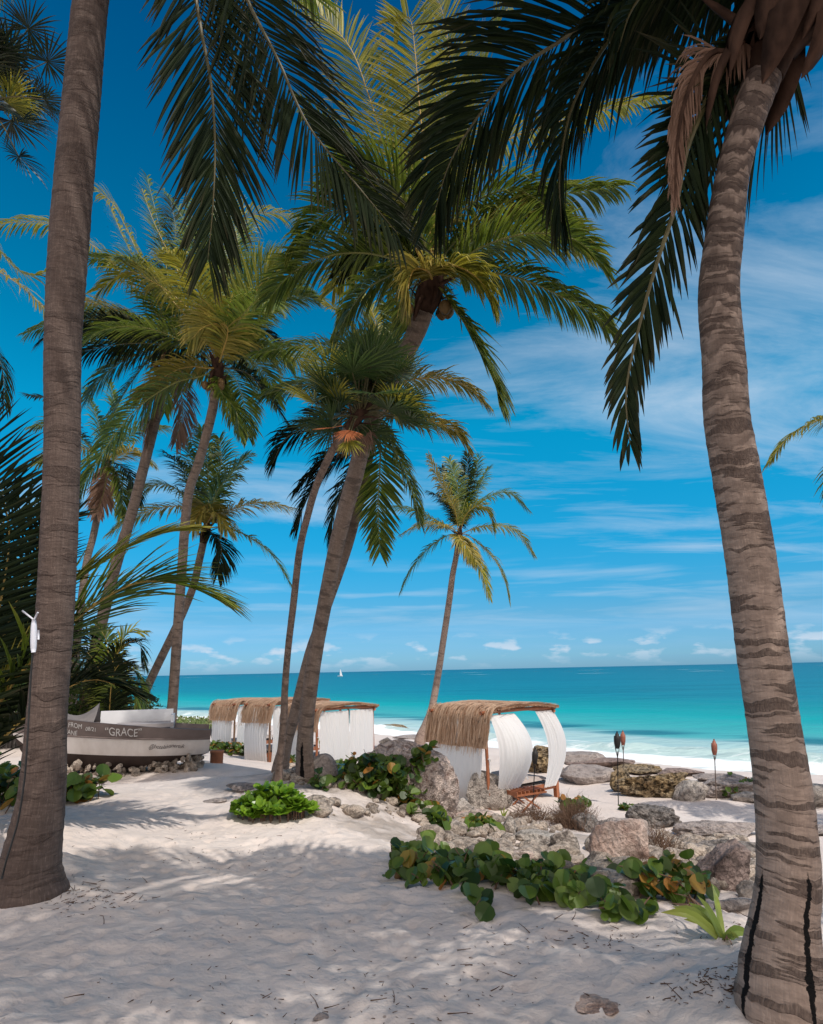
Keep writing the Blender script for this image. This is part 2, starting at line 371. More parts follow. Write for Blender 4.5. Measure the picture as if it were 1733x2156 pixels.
def mat_bark(name, c1, c2, dark, ring=11, dk=.55, marks=(), fib=1.0, wide=.05, dth=.56):
    t = NT(name); uv = t.uv(); u, v, _ = t.sep(uv)
    ob = t.pos()
    # angle -> a circle, so that the pattern closes round the trunk
    a = t.math('MULTIPLY', u, 2 * math.pi)
    cb = t.N.new('ShaderNodeCombineXYZ'); t.L.new(t.math('MULTIPLY', t.math('COSINE', a), .35), cb.inputs[0]); t.L.new(t.math('MULTIPLY', t.math('SINE', a), .35), cb.inputs[1]); t.L.new(v, cb.inputs[2])
    P = cb.outputs[0]
    base = t.mix(t.noise(P, 6, 5), c1, c2)
    fibr = t.noise(t.map(P, (26, 26, 3)), 1.6, 4)
    base = t.mix(t.math('MULTIPLY', t.ramp(fibr, [(.42, 1.0), (.62, 0.0)]), .26 * fib), base, dark)
    spk = t.noise(t.map(P, (60, 60, 22)), 1.0, 2)
    base = t.mix(t.math('MULTIPLY', t.ramp(spk, [(.60, 0.0), (.70, 1.0)]), .30 * fib), base, tuple(min(1, x * 2.0) for x in c2))
    fine = t.noise(t.map(P, (5, 5, 46)), 1.0, 3)
    base = t.mix(t.math('MULTIPLY', t.ramp(fine, [(.45, 1.0), (.6, 0.0)]), .30), base, dark)
    # ring scars: lens-shaped dark bands, wavering round the trunk
    wob = t.math('ADD', v, t.math('MULTIPLY', t.noise(P, 1.6, 3), .13))
    cb2 = t.N.new('ShaderNodeCombineXYZ'); t.L.new(t.math('MULTIPLY', t.math('COSINE', a), .27), cb2.inputs[0]); t.L.new(t.math('MULTIPLY', t.math('SINE', a), .27), cb2.inputs[1]); t.L.new(t.math('MULTIPLY', wob, ring), cb2.inputs[2])
    rg = t.noise(cb2.outputs[0], 1.35, 2.5, .5, .15)
    band = t.ramp(rg, [(dth, 0.0), (dth + wide, 1.0)])
    edge = t.noise(t.map(P, (40, 40, 40)), 1.0, 3)
    band = t.math('MULTIPLY', band, t.ramp(edge, [(.3, .55), (.6, 1.0)]))
    base = t.mix(t.math('MULTIPLY', band, dk), base, dark)
    if wide < .04:      # toward the crown the scars crowd together into arcs
        saw = t.math('FRACT', t.math('ADD', t.math('MULTIPLY', v, 7.5), t.math('MULTIPLY', t.noise(P, 2.2, 3), 3.2)))
        up = t.math('MULTIPLY', t.ramp(t.math('DIVIDE', v, 8), [(.22, 0.0), (.62, 1.0)]), t.ramp(saw, [(0.0, 1.0), (.42, .75), (.62, .15), (.9, .0), (1.0, 1.0)]))
        base = t.mix(t.math('MULTIPLY', t.ramp(t.math('DIVIDE', v, 8), [(.25, 0.0), (.7, 1.0)]), .35), base, tuple(x * 1.6 for x in dark)); base = t.mix(t.math('MULTIPLY', up, .92), base, dark)  # whole tone also darkened upward: crown shade put into the bark colour
    thin = t.math('ABSOLUTE', t.math('SUBTRACT', t.math('FRACT', t.math('MULTIPLY', wob, ring * .9)), .5))
    thl = t.math('MULTIPLY', t.ramp(thin, [(0.0, 1.0), (.06, 0.0)]), t.ramp(t.noise(P, 5, 3), [(.42, 0.0), (.55, 1.0)]))
    base = t.mix(t.math('MULTIPLY', thl, .28), base, dark)
    pit = 0
    for (u0, v0, du, dv) in marks:      # deep black splits in the foot of the trunk
        jx = t.math('ADD', u, t.math('MULTIPLY', t.math('SUBTRACT', t.noise(t.map(P, (3, 3, 9)), 2.0, 6, .7), .5), .06))
        a_ = t.math('DIVIDE', t.math('SUBTRACT', jx, u0), du); b_ = t.math('DIVIDE', t.math('SUBTRACT', v, v0), dv)
        r = t.math('ADD', t.math('MULTIPLY', a_, a_), t.math('POWER', t.math('ABSOLUTE', b_), 4.0))
        mk = t.ramp(t.math('ADD', r, t.math('MULTIPLY', t.noise(t.map(P, (30, 30, 12)), 1.0, 3), .9)), [(.85, 1.0), (1.15, 0.0)]); base = t.mix(mk, base, (.004, .003, .003)); pit = mk
    h = t.math('ADD', t.math('ADD', t.math('MULTIPLY', fibr, .3), t.math('MULTIPLY', fine, .5)), t.math('ADD', t.math('MULTIPLY', band, -.8), t.math('MULTIPLY', thl, -.35)))
    n = t.bump(h, .9, .012); n = t.bump(t.noise(t.map(P, (30, 30, 90)), 1.0, 3), .5, .008, n)
    return t.fin(base, .85, .2, n)

def mat_leaf(name, g1, g2, tip, trans=.25, rough=.42, tipamt=.5, spec=.3):
    t = NT(name); u, v, _ = t.sep(t.uv())
    c = t.mix(v, g1, g2)
    c = t.mix(t.math('MULTIPLY', t.math('MULTIPLY', t.ramp(u, [(.55, 0.0), (1.0, 1.0)]), v), tipamt), c, tip)
    c = t.mix(t.math('MULTIPLY', t.noise(t.pos(), 3, 2), .3), c, tuple(x * .5 for x in g1))
    t.fin(c, rough, spec)
    tr = t.N.new('ShaderNodeBsdfTranslucent'); t.put(tr.inputs[0], t.mix(.5, c, tuple(min(1, x * 2.4) for x in g2)))
    mx = t.N.new('ShaderNodeMixShader'); mx.inputs[0].default_value = trans
    t.L.new(t.b.outputs[0], mx.inputs[1]); t.L.new(tr.outputs[0], mx.inputs[2]); t.L.new(mx.outputs[0], t.out.inputs[0])
    return t.m

def mat_rock(name, a, b, c, pits=.5, s=1.0, pitcol=(.05, .045, .04)):
    t = NT(name); p = t.pos()
    k = t.mix(t.ramp(t.noise(p, 1.8 * s, 6, .6, .4), [(.36, 0.0), (.64, 1.0)]), a, b)
    k = t.mix(t.ramp(t.noise(p, 4.5 * s, 5, .6), [(.52, 0.0), (.68, .85)]), k, c)
    vo = t.voro(p, 26 * s); ns = t.noise(p, 9 * s, 6, .7)
    pm = t.math('MULTIPLY', t.ramp(ns, [(.50, 0.0), (.66, 1.0)]), pits)
    k = t.mix(pm, k, pitcol)
    h = t.math('ADD', t.noise(p, 7 * s, 8, .68), t.math('MULTIPLY', vo, .35))
    h = t.math('SUBTRACT', h, t.math('MULTIPLY', pm, .6))
    return t.fin(k, .9, .2, t.bump(t.noise(p, 38 * s, 4, .7), .5, .02, t.bump(h, 1.0, .09)))

def mat_plain(name, col, rough=.6, spec=.4, var=.25, scale=6, dark=None, stretch=(1, 1, 1), bump=.0):
    t = NT(name); p = t.map(t.co(), stretch)
    n = t.noise(p, scale, 5)
    c = t.mix(t.math('MULTIPLY', t.ramp(n, [(.38, 0.0), (.7, 1.0)]), var), col, dark or tuple(x * .45 for x in col))
    return t.fin(c, rough, spec, t.bump(n, bump, .01) if bump else None)
def mat_cloth(name, col, trans=.35):
    t = NT(name); p = t.co()
    n = t.noise(t.map(p, (1, 1, .3)), 3, 4)
    c = t.mix(t.math('MULTIPLY', n, .25), col, tuple(x * .8 for x in col))
    t.fin(c, .9, .1, t.bump(t.noise(t.map(p, (5, 5, .5)), 4, 4), .35, .02))
    tr = t.N.new('ShaderNodeBsdfTranslucent'); t.put(tr.inputs[0], col)
    mx = t.N.new('ShaderNodeMixShader'); mx.inputs[0].default_value = trans
    t.L.new(t.b.outputs[0], mx.inputs[1]); t.L.new(tr.outputs[0], mx.inputs[2]); t.L.new(mx.outputs[0], t.out.inputs[0])
    return t.m
M = {}
M['sand'] = mat_sand(); M['sea'] = mat_sea()
M['barkA'] = mat_bark('palm_bark_brown', (.095, .065, .054), (.155, .115, .098), (.038, .026, .022), 7, .35, fib=1.1, marks=())
M['barkB'] = mat_bark('palm_bark_banded', (.28, .205, .165), (.41, .315, .26), (.066, .046, .039), 17, .82, marks=((.275, .62, .026, .36), (.515, .68, .022, .38)), fib=.5, wide=.035, dth=.545)
M['barkC'] = mat_bark('palm_bark_grey', (.20, .145, .115), (.30, .225, .185), (.065, .05, .042), 9, .6, marks=((.475, .55, .045, .50),), wide=.08)
M['barkD'] = mat_bark('palm_bark_slim', (.20, .14, .11), (.26, .19, .155), (.09, .065, .055), 14, .5)
M['barkE'] = mat_bark('palm_bark_pale', (.34, .245, .20), (.42, .32, .27), (.14, .10, .085), 8, .5)
M['green'] = mat_leaf('frond_green', (.013, .040, .008), (.17, .225, .026), (.46, .34, .09), .2)
M['lime'] = mat_leaf('frond_yellow_green', (.04, .075, .012), (.38, .34, .04), (.5, .36, .10), .2, tipamt=.7)
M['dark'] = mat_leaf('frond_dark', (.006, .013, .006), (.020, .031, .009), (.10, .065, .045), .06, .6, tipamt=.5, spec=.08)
M['gold'] = mat_leaf('frond_gold', (.10, .11, .02), (.40, .31, .055), (.50, .36, .16), .2, tipamt=.6)
M['dry'] = mat_leaf('frond_dry', (.13, .07, .045), (.26, .155, .11), (.30, .20, .15), .15, .8)
M['rust'] = mat_leaf('frond_rust', (.25, .07, .025), (.42, .14, .05), (.42, .2, .1), .2, .8)
M['fan'] = mat_leaf('fan_leaf_green', (.016, .042, .012), (.05, .085, .018), (.16, .13, .05), .2, .38)
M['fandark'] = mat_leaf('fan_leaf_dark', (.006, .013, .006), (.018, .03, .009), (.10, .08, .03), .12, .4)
M['rachis'] = mat_plain('rachis', (.20, .20, .05), .5, .4, .5, 3)
M['rachisgold'] = mat_plain('rachis_gold', (.42, .27, .06), .5, .4, .5, 3)
M['rachisdark'] = mat_plain('rachis_dark', (.10, .085, .035), .5, .4, .5, 3)
M['fibre'] = mat_plain('leaf_base_fibre', (.075, .042, .03), .95, .05, .9, 9, (.018, .011, .009), (1, 1, .4), .5)
M['coconut'] = mat_plain('coconut_husk', (.20, .12, .05), .6, .3, .6, 8)
M['grape'] = mat_leaf('sea_grape_leaf', (.010, .030, .008), (.13, .21, .028), (.20, .10, .03), .18, .35, tipamt=.35)
M['grapeold'] = mat_leaf('sea_grape_leaf_old', (.22, .17, .03), (.38, .15, .03), (.4, .12, .04), .2, .45)
M['lush'] = mat_leaf('succulent_leaf', (.06, .15, .012), (.20, .34, .025), (.30, .34, .05), .22, .3, tipamt=.2)
M['blade'] = mat_leaf('strap_leaf', (.10, .17, .03), (.28, .33, .06), (.42, .30, .08), .25, .4, tipamt=.4)
M['shrub'] = mat_leaf('shrub_leaf', (.022, .05, .012), (.085, .12, .02), (.15, .13, .03), .2)
M['cover'] = mat_leaf('beach_creeper_leaf', (.08, .13, .03), (.20, .24, .08), (.3, .25, .12), .2)
M['twig'] = mat_plain('dry_twig', (.16, .10, .07), .9, .1, .5, 9)
M['rgrey'] = mat_rock('limestone_grey', (.40, .34, .30), (.50, .45, .40), (.26, .22, .20), .55)
M['rdark'] = mat_rock('limestone_dark', (.19, .17, .16), (.28, .25, .23), (.10, .09, .09), .7)
M['rpink'] = mat_rock('limestone_pink', (.53, .36, .29), (.62, .51, .45), (.42, .25, .20), .4)
M['rbig'] = mat_rock('limestone_pitted', (.55, .43, .375), (.66, .54, .48), (.45, .28, .22), .6, 1.5)
M['rgold'] = mat_rock('reef_rock_golden', (.36, .255, .135), (.30, .245, .18), (.16, .12, .08), 1.0, 1.1, (.02, .016, .012))
M['rslab'] = mat_rock('limestone_slab', (.32, .27, .25), (.42, .36, .33), (.24, .20, .19), .35, .8)
M['thatch'] = mat_leaf('palm_thatch', (.36, .20, .12), (.80, .58, .41), (.76, .56, .41), .2, .8, spec=.1)
M['cloth'] = mat_cloth('white_voile', (.86, .85, .85))
M['rbrown'] = mat_rock('limestone_brown', (.27, .20, .18), (.36, .28, .25), (.17, .12, .11), .5)
M['rtan'] = mat_rock('rubble_tan', (.40, .33, .275), (.54, .455, .38), (.27, .215, .18), .45)
M['matt'] = mat_plain('mattress_cover', (.42, .36, .33), .9, .1, .2)
M['wood'] = mat_plain('red_hardwood', (.36, .13, .06), .45, .4, .6, 5, (.14, .045, .022), (1, 1, .2), .2)
M['pole'] = mat_plain('raw_pole', (.22, .13, .085), .8, .2, .7, 9, None, (1, 1, .3), .3)
M['hull'] = mat_plain('boat_paint_white', (.78, .73, .69), .5, .4, .5, 3.2, (.40, .33, .28), (1, 1, .35), .3)
M['band'] = mat_plain('boat_band_grey', (.16, .125, .115), .6, .3, .4, 4)
M['anti'] = mat_plain('boat_bottom_paint', (.06, .042, .036), .7, .2, .6, 3)
M['deck'] = mat_plain('boat_inside_grey', (.34, .31, .31), .6, .3, .3)
M['bwhite'] = mat_plain('white_gelcoat', (.78, .78, .80), .4, .4, .1)
M['sail'] = mat_plain('canvas_grey', (.20, .18, .175), .9, .1, .4)
M['ink'] = mat_plain('black_script', (.10, .085, .085), .7, .2, .05)
M['chalk'] = mat_plain('white_brush_letters', (.62, .60, .58), .8, .1, .2)
M['terra'] = mat_plain('terracotta', (.36, .145, .075), .8, .2, .6, 9, (.16, .07, .045), (1, 1, 1), .2)
M['torchdark'] = mat_plain('torch_black', (.02, .018, .018), .6, .3, .3)
M['torchred'] = mat_plain('torch_reddish', (.30, .11, .075), .6, .3, .5, 20)
M['bamboo'] = mat_plain('torch_pole', (.14, .10, .08), .7, .3, .5)
M['plastic'] = mat_plain('white_plastic', (.62, .63, .70), .4, .4, .08)
M['cable'] = mat_plain('black_cable', (.02, .02, .02), .5, .3, .1)
M['litter'] = mat_plain('leaf_litter', (.12, .07, .045), .9, .1, .5, 8)
M['fencewood'] = mat_plain('weathered_fence', (.10, .09, .085), .9, .1, .5)
# ------------------------------------------------------------------ ground and sea
PALM_FEET = {}
def axis_pts(lo, hi, c, dense, step, grow):
    out = [c]; x = c
    while x < hi:
        d = max(0, abs(x - c) - dense); x += step + grow * d; out.append(x)
    x = c; neg = []
    while x > lo:
        d = max(0, abs(x - c) - dense); x -= step + grow * d; neg.append(x)
    return np.array(neg[::-1] + out)
def make_ground():
    xs = axis_pts(-900, 120, 0, 6.5, .045, .022); ys = axis_pts(-60, 900, 7.0, 4.5, .04, .020)
    X, Y = np.meshgrid(xs, ys)
    Z = hgt(X.ravel(), Y.ravel())
    m = MB(); P = np.stack([X.ravel(), Y.ravel(), Z], 1).reshape(X.shape + (3,))
    m.grid(P)
    o = m.build('sand_beach', M['sand']); tag(o, kind='structure')
    s = shore(X.ravel(), Y.ravel())
    wet = np.clip((2.2 - s) / 1.6, 0, 1)
    rk = np.clip((s - 16.5) / 1.5, 0, 1) * np.clip((24.4 + (vn2(X.ravel() * .8, Y.ravel() * .8, 4) - .5) * 2 - s) / 1.2, 0, 1) * np.clip((X.ravel() + 4) / 2, 0, 1) * np.clip((16 - Y.ravel()) / 2, 0, 1)
    for nm, d in (('wet', wet), ('rock', rk)):
        a = o.data.attributes.new(nm, 'FLOAT', 'POINT'); a.data.foreach_set('value', d.astype(np.float32))
def make_sea():
    r = [16.0]
    while r[-1] < 40000: r.append(r[-1] * 1.0165 if r[-1] > 90 else r[-1] + .38 + .008 * (r[-1] - 16))
    r = np.array(r); a = np.radians(np.arange(-75, 115.01, .45))
    R, A = np.meshgrid(r, a, indexing='ij'); X = R * np.sin(A); Y = R * np.cos(A)
    off = -shore(X.ravel(), Y.ravel()).reshape(X.shape)
    w = (vn2(X * .07, Y * .07, 31) - .5) * 5
    k = off + w
    amp = np.clip((off + 1) / 3, 0, 1)
    Z = .48 * np.exp(-((k - 3.2) / .55) ** 2) * (vn2(X * .25, Y * .25, 9) * 1.1 + .2) * amp
    Z += .10 * np.exp(-((k - 8.5) / .8) ** 2) * amp
    Z += np.sin(k * .55 + vn2(X * .1, Y * .1, 2) * 5) * .05 * np.clip(off / 10, 0, 1) * np.clip((400 - R) / 300, 0, 1)
    Z += (vn2(X * 1.4, Y * 1.4, 6) - .5) * .05 * np.clip(1 - off / 6, 0, 1) * amp
    m = MB(); m.grid(np.stack([X, Y, Z], -1)[:, ::-1])
    o = m.build('sea', M['sea']); tag(o, kind='structure')
    at = o.data.attributes.new('off', 'FLOAT', 'POINT'); at.data.foreach_set('value', off[:, ::-1].ravel().astype(np.float32))

# ------------------------------------------------------------------ palms
def mk_frond(crown, pts, Lm=.75, n=50, w=.034, droop=.55, mat='green', rmat='rachis', seed=0, t0=.14, a0=68, a1=28, vee=12, fold=True, r0=.022, ragged=.12, sweep=0.0, name='frond', K=4, label=None, twist=0.0, side=None):
    R = np.random.RandomState(seed + 1000); near = w > .039 and fold; Lm *= (1.25 if near else 1.42); n = int(n * (1.5 if near else 2.2)); w *= .82 if near else 1.0
    Cv = resample(pts, 44); T = np.gradient(Cv, axis=0); T /= np.linalg.norm(T, axis=1)[:, None]
    d = Cv[-1] - Cv[0]; hz = np.array([d[0], d[1], 0])
    if np.linalg.norm(hz) < .25: hz = np.array([T[0][0], T[0][1], 0]) + np.array([1e-3, 0, 0])
    S = unit(np.cross(hz, [0, 0, 1.0])) if side is None else unit(side)
    SS = []
    for i in range(len(Cv)):
        S = unit(S - T[i] * (T[i] @ S)); SS.append(S)
    SS = np.array(SS); NN = np.cross(SS, T)
    if twist:
        tw = np.radians(twist) * np.linspace(0, 1, len(Cv))[:, None]
        S2 = SS * np.cos(tw) + NN * np.sin(tw); NN = -SS * np.sin(tw) + NN * np.cos(tw); SS = S2
    m = MB()
    rad = r0 * (1 - np.linspace(0, 1, 44)) ** .8 + .0028
    m.tube(Cv, rad, 5 if n < 60 else 6, mi=1)
    tt = t0 + (1 - t0) * (np.arange(n) + .5) / n
    for sd_ in (-1, 1):
        t = np.clip(tt + R.randn(n) * .25 / n, 0, 1)
        keep = R.rand(n) > ragged * .5; t = t[keep]; q = len(t)
        f = t * 43; i = np.clip(f.astype(int), 0, 42); fr = (f - i)[:, None]
        B = Cv[i] * (1 - fr) + Cv[i + 1] * fr; Tt = T[i]; St = SS[i]; Nt = NN[i]
        x = (t - t0) / (1 - t0)
        prof = np.interp(x, [0, .08, .3, .55, .8, 1], [.45, .72, 1.0, .96, .72, .42])
        L = Lm * prof * (1 + R.randn(q) * .07) * np.where(R.rand(q) < ragged, .45 + .4 * R.rand(q), 1)
        al = np.radians(np.interp(x, [0, 1], [a0, a1]) + R.randn(q) * 4)[:, None]
        be = np.radians(vee + R.randn(q) * 7)[:, None]
        D = Tt * np.cos(al) + (St * sd_ * np.cos(be) + Nt * np.sin(be)) * np.sin(al)
        g = (droop * (1 + R.randn(q) * .2))[:, None]
        wv = Tt - D * (Tt * D).sum(1)[:, None]; wv /= np.linalg.norm(wv, axis=1)[:, None]
        P = [B]; DD = [D]
        for k in range(K):
            D = D + g * np.array([sweep * .5, 0, -1.0]) * ((k + .6) / K) * 1.15 / K * 2
            D /= np.linalg.norm(D, axis=1)[:, None]
            P.append(P[-1] + D * (L / K)[:, None]); DD.append(D)
        P = np.stack(P, 1); DD = np.stack(DD, 1)
        wv = wv[:, None] - DD * (wv[:, None] * DD).sum(2)[..., None]; wv /= np.linalg.norm(wv, axis=2)[..., None] + 1e-9
        nv = np.cross(DD, wv)
        wid = (np.interp(np.arange(K + 1) / K, [0, .12, .45, .75, 1], [.35, .85, 1, .72, .04])[None, :, None] * w * (.85 + .3 * R.rand(q))[:, None, None]) * .5
        vr = R.rand(q)
        if fold:
            V = np.stack([P - wv * wid - nv * wid * .45, P + nv * wid * .1, P + wv * wid - nv * wid * .45], 2)   # q,K+1,3,3
            c = 3
        else:
            V = np.stack([P - wv * wid, P + wv * wid], 2); c = 2
        uvu = np.broadcast_to((np.arange(K + 1) / K)[None, :, None], (q, K + 1, c)); uvv = np.broadcast_to(vr[:, None, None], (q, K + 1, c))
        idx = np.arange(q * (K + 1) * c).reshape(q, K + 1, c)
        a = idx[:, :-1, :-1].ravel(); b = idx[:, 1:, :-1].ravel(); cc = idx[:, 1:, 1:].ravel(); dd = idx[:, :-1, 1:].ravel()
        m.add(V.reshape(-1, 3), list(zip(a, b, cc, dd)), np.stack([uvu.ravel(), uvv.ravel()], 1), 0)
    o = m.build(name, [M[mat], M[rmat]], crown, smooth=False)
    if label: o['label'] = label
    return o
def mk_fan(crown, base, hub, rad=.6, nseg=30, mat='fandark', seed=0, droop=.25, spread=230, name='frond', label=None, w=.03, tilt=None):
    R = np.random.RandomState(seed + 77); base = np.asarray(base, float); hub = np.asarray(hub, float); m = MB()
    mid = (base + hub) / 2 + np.array([0, 0, .08 * np.linalg.norm(hub - base)])
    m.tube(resample([base, mid, hub], 10), np.linspace(.012, .007, 10), 5, mi=1)
    d = unit(hub - mid); S = unit(np.cross(d, [0, 0, 1.0]) + R.randn(3) * .15); N_ = np.cross(S, d)
    if tilt is None: tilt = R.uniform(-.5, .5)
    d = unit(d * math.cos(tilt) - N_ * math.sin(tilt)); N_ = np.cross(S, d)
    an = np.radians(np.linspace(-spread / 2, spread / 2, nseg) + R.randn(nseg) * 2.0)[:, None]
    D = d * np.cos(an) + S * np.sin(an) + N_ * .18
    D /= np.linalg.norm(D, axis=1)[:, None]
    L = rad * R.uniform(.8, 1.05, nseg) * (1 - .25 * (np.abs(an[:, 0]) / math.radians(spread / 2)) ** 2) * (1 + R.randn(nseg) * .05)
    Wv = -d * np.sin(an) + S * np.cos(an); K = 5
    P = [np.repeat(hub[None], nseg, 0)]; DD = [D]
    for k in range(K):
        D = D + np.array([0, 0, -1.0]) * droop * ((k / K) ** 2) * (1 + .6 * R.rand(nseg))[:, None]; D /= np.linalg.norm(D, axis=1)[:, None]
        P.append(P[-1] + D * (L / K)[:, None]); DD.append(D)
    P = np.stack(P, 1); DD = np.stack(DD, 1); nv = np.cross(DD, Wv[:, None]); nv /= np.linalg.norm(nv, axis=2)[..., None] + 1e-9
    wid = np.interp(np.arange(K + 1) / K, [0, .2, .45, .7, 1], [.08, .5, 1, .7, .03])[None, :, None] * w * .5 * rad / .6
    z = (np.arange(nseg) % 2 * 2 - 1)[:, None, None]
    V = np.stack([P - Wv[:, None] * wid, P + nv * wid * .5, P + Wv[:, None] * wid], 2)
    idx = np.arange(nseg * (K + 1) * 3).reshape(nseg, K + 1, 3)
    a = idx[:, :-1, :-1].ravel(); b = idx[:, 1:, :-1].ravel(); cc = idx[:, 1:, 1:].ravel(); dd = idx[:, :-1, 1:].ravel()
    uvu = np.broadcast_to((np.arange(K + 1) / K)[None, :, None], (nseg, K + 1, 3)); uvv = np.broadcast_to(R.rand(nseg)[:, None, None], (nseg, K + 1, 3))
    m.add(V.reshape(-1, 3), list(zip(a, b, cc, dd)), np.stack([uvu.ravel(), uvv.ravel()], 1), 0)
    o = m.build(name, [M[mat], M['rachisdark']], crown, smooth=False)
    if label: o['label'] = label
    return o
def mk_trunk(root, spec, bark, seed=0, nside=22, step=.05, ringamp=.012, flare=True, name='trunk', sink=.35):
    """spec: list of (px, py, width_px, Y)"""
    P = []; R = []
    if isinstance(spec, np.ndarray): P = [q[:3] for q in spec]; R = [q[3] for q in spec]
    for px, py, w, Y in (() if isinstance(spec, np.ndarray) else spec):
        p = W(px, py, Y); P.append(p); R.append(w * .5 * depth(p) / F)
    P = np.array(P); R = np.array(R)
    b = P[0].copy(); b[2] = min(b[2], H(b[0], b[1])) - sink; P = np.concatenate([[b], P]); R = np.concatenate([[R[0] * 1.04], R])
    L = np.linalg.norm(np.diff(P, axis=0), axis=1).sum(); n = max(16, int(L / step))
    Q = resample(np.concatenate([P, R[:, None]], 1), n); Cv = Q[:, :3]; rr = Q[:, 3]
    v = np.linspace(0, L, n); rs = np.random.RandomState(seed)
    ring = (1 - 2 * np.abs(((v + .03 * np.sin(v * 7)) * 9) % 1 - .5)) ** 4
    rr = rr * (1 + ring * ringamp * 1.6 + (rs.rand(n) - .5) * ringamp)
    a = np.linspace(0, 2 * math.pi, nside + 1)
    lob = 1 + .03 * vn2(np.cos(a)[None, :] * 2 + seed, v[:, None] * .9 + np.sin(a)[None, :] * 2, seed) + .02 * (vn2(np.cos(a)[None, :] * 5 + seed, v[:, None] * 14 + np.sin(a)[None, :] * 5, seed + 1) - .5)
    m = MB(); m.tube(Cv, rr[:, None] * lob, nside)
    # roots fringe
    o = m.build(name, M[bark], root)
    return Cv[-1], unit(Cv[-1] - Cv[-4]), rr[-1]
def crown_mass(root, top, dirv, r, seed=0, size=1.0, spikes=10, big=False):
    """the heart of the crown: fibre-wrapped leaf bases and old stubs"""
    R = np.random.RandomState(seed); m = MB(); top = np.asarray(top); d = unit(dirv)
    pts = [top - d * .25 * size, top, top + d * .22 * size, top + d * .5 * size, top + d * .8 * size]
    m.tube(resample(pts, 12), np.interp(np.linspace(0, 1, 12), [0, .3, .6, 1], [r * 1.02, r * 1.45, r * 1.25, r * .25]), 12)
    A = unit(np.cross(d, [0, 1.0, .1])); B = np.cross(d, A)
    for k in range(spikes):       # stubs of old leaf bases: broad, tapering, curling out
        an = k * 2.4 + R.rand() * .5; o = A * math.cos(an) + B * math.sin(an)
        p0 = top + d * R.uniform(-.15, .35) * size + o * r * .8
        L = R.uniform(.25, .6) * size
        if big and k % 3 == 0: q = [p0, p0 + o * .12 * size, p0 + o * .16 * size - d * L * .5, p0 + o * .13 * size - d * L]
        else: q = [p0, p0 + (o * .5 + d * .6) * L * .5, p0 + (o * .9 + d * .7) * L]
        q = resample(np.array(q), 8); T = np.gradient(q, axis=0); sv = np.cross(T, o); sv /= np.linalg.norm(sv, axis=1)[:, None] + 1e-9
        wd = np.interp(np.linspace(0, 1, 8), [0, .4, .8, 1], [.085, .075, .05, .004])[:, None] * size * R.uniform(.6, 1.2)
        nv = np.cross(sv, T); nv /= np.linalg.norm(nv, axis=1)[:, None] + 1e-9
        Gd = np.stack([q - sv * wd, q + nv * wd * .35, q + sv * wd, q - nv * wd * .12], 1)
        m.grid(Gd, None, True)
    return m.build('crown', M['fibre'], root)
def px_path(top, pts, Y0, Y1):
    n = len(pts); out = [np.asarray(top)]
    for k, (x, y) in enumerate(pts): out.append(W(x, y, Y0 + (Y1 - Y0) * (k + 1) / n))
    return out
def arc_path(top, az, el, L, bend, n=5):
    """a frond leaving the crown at azimuth az (degrees clockwise from +Y) and elevation el, bending down"""
    p = np.array(top, float); out = [p.copy()]; e = math.radians(el); a = math.radians(az)
    for k in range(n):
        p = p + np.array([math.sin(a) * math.cos(e), math.cos(a) * math.cos(e), math.sin(e)]) * L / n
        out.append(p.copy()); e -= math.radians(bend) / n * (1 + .25 * k)
    return out
def coconuts(crown, top, n, r, seed):
    R = np.random.RandomState(seed)
    for k in range(n):
        a = R.rand() * 6.28; c = np.asarray(top) + np.array([math.cos(a) * r, math.sin(a) * r, -R.uniform(.05, .3)])
        P = np.array([c + np.array([0, 0, z]) for z in np.linspace(.13, -.13, 7)])
        m = MB(); m.tube(P, np.array([.01, .07, .095, .105, .095, .065, .01]), 8); m.build('coconut', M['coconut'], crown)
def palm(label, spec, bark, seed, fronds, group='coconut palms on the beach', size=1.0, spikes=10, big=False, n=46, Lm=.7, w=.034, droop=.55, fold=True, nside=16, nuts=0, step=.06, r0=.02, K=4, extra=(), ringamp=.012, **kw):
    root = empty('palm_tree', spec[0][:3] if isinstance(spec, np.ndarray) else (lambda q: (q[0], q[1], H(q[0], q[1])))(W(spec[0][0], spec[0][1], spec[0][3])), label, 'palm tree', group)
    if kw.get('snap'):
        fy = min(1.12, max(.88, G(spec[0][0], spec[0][1])[1] / spec[0][3])); spec = [(a_, b_, c_, d_ * fy) for a_, b_, c_, d_ in spec]; root.location = tuple(G(spec[0][0], spec[0][1]))
        fronds = [(f[0], f[1] * fy, f[2] * fy) + tuple(f[3:]) for f in fronds]
    top, d, r = mk_trunk(root, spec, bark, seed, nside, step, ringamp)
    cr = crown_mass(root, top, d, r, seed, size, spikes, big)
    ct = top + d * .35 * size
    for i, f in enumerate(fronds):
        pts, Y0, Y1, mt = f[:4]; o = f[4] if len(f) > 4 else {}
        o = dict(dict(Lm=Lm, n=n, w=w, droop=droop, fold=fold, r0=r0, K=K, seed=seed * 50 + i, rmat='rachisgold' if mt in ('lime', 'gold') else 'rachisdark' if mt == 'dark' else 'rachis'), **o)
        st = ct + (np.random.RandomState(seed * 9 + i).rand(3) - .5) * .12 * size
        mk_frond(cr, px_path(st, pts, Y0, Y1), mat=mt, **o)
    for i, (az, el, L, bend, mt) in enumerate(extra):
        mk_frond(cr, arc_path(ct, az, el, L, bend), mat=mt, Lm=Lm, n=n, w=w, droop=droop, fold=fold, r0=r0, K=K, seed=seed * 50 + 30 + i)
    if nuts: coconuts(cr, top, nuts, r * 2.2, seed)
    return root, cr, ct
make_ground(); make_sea()

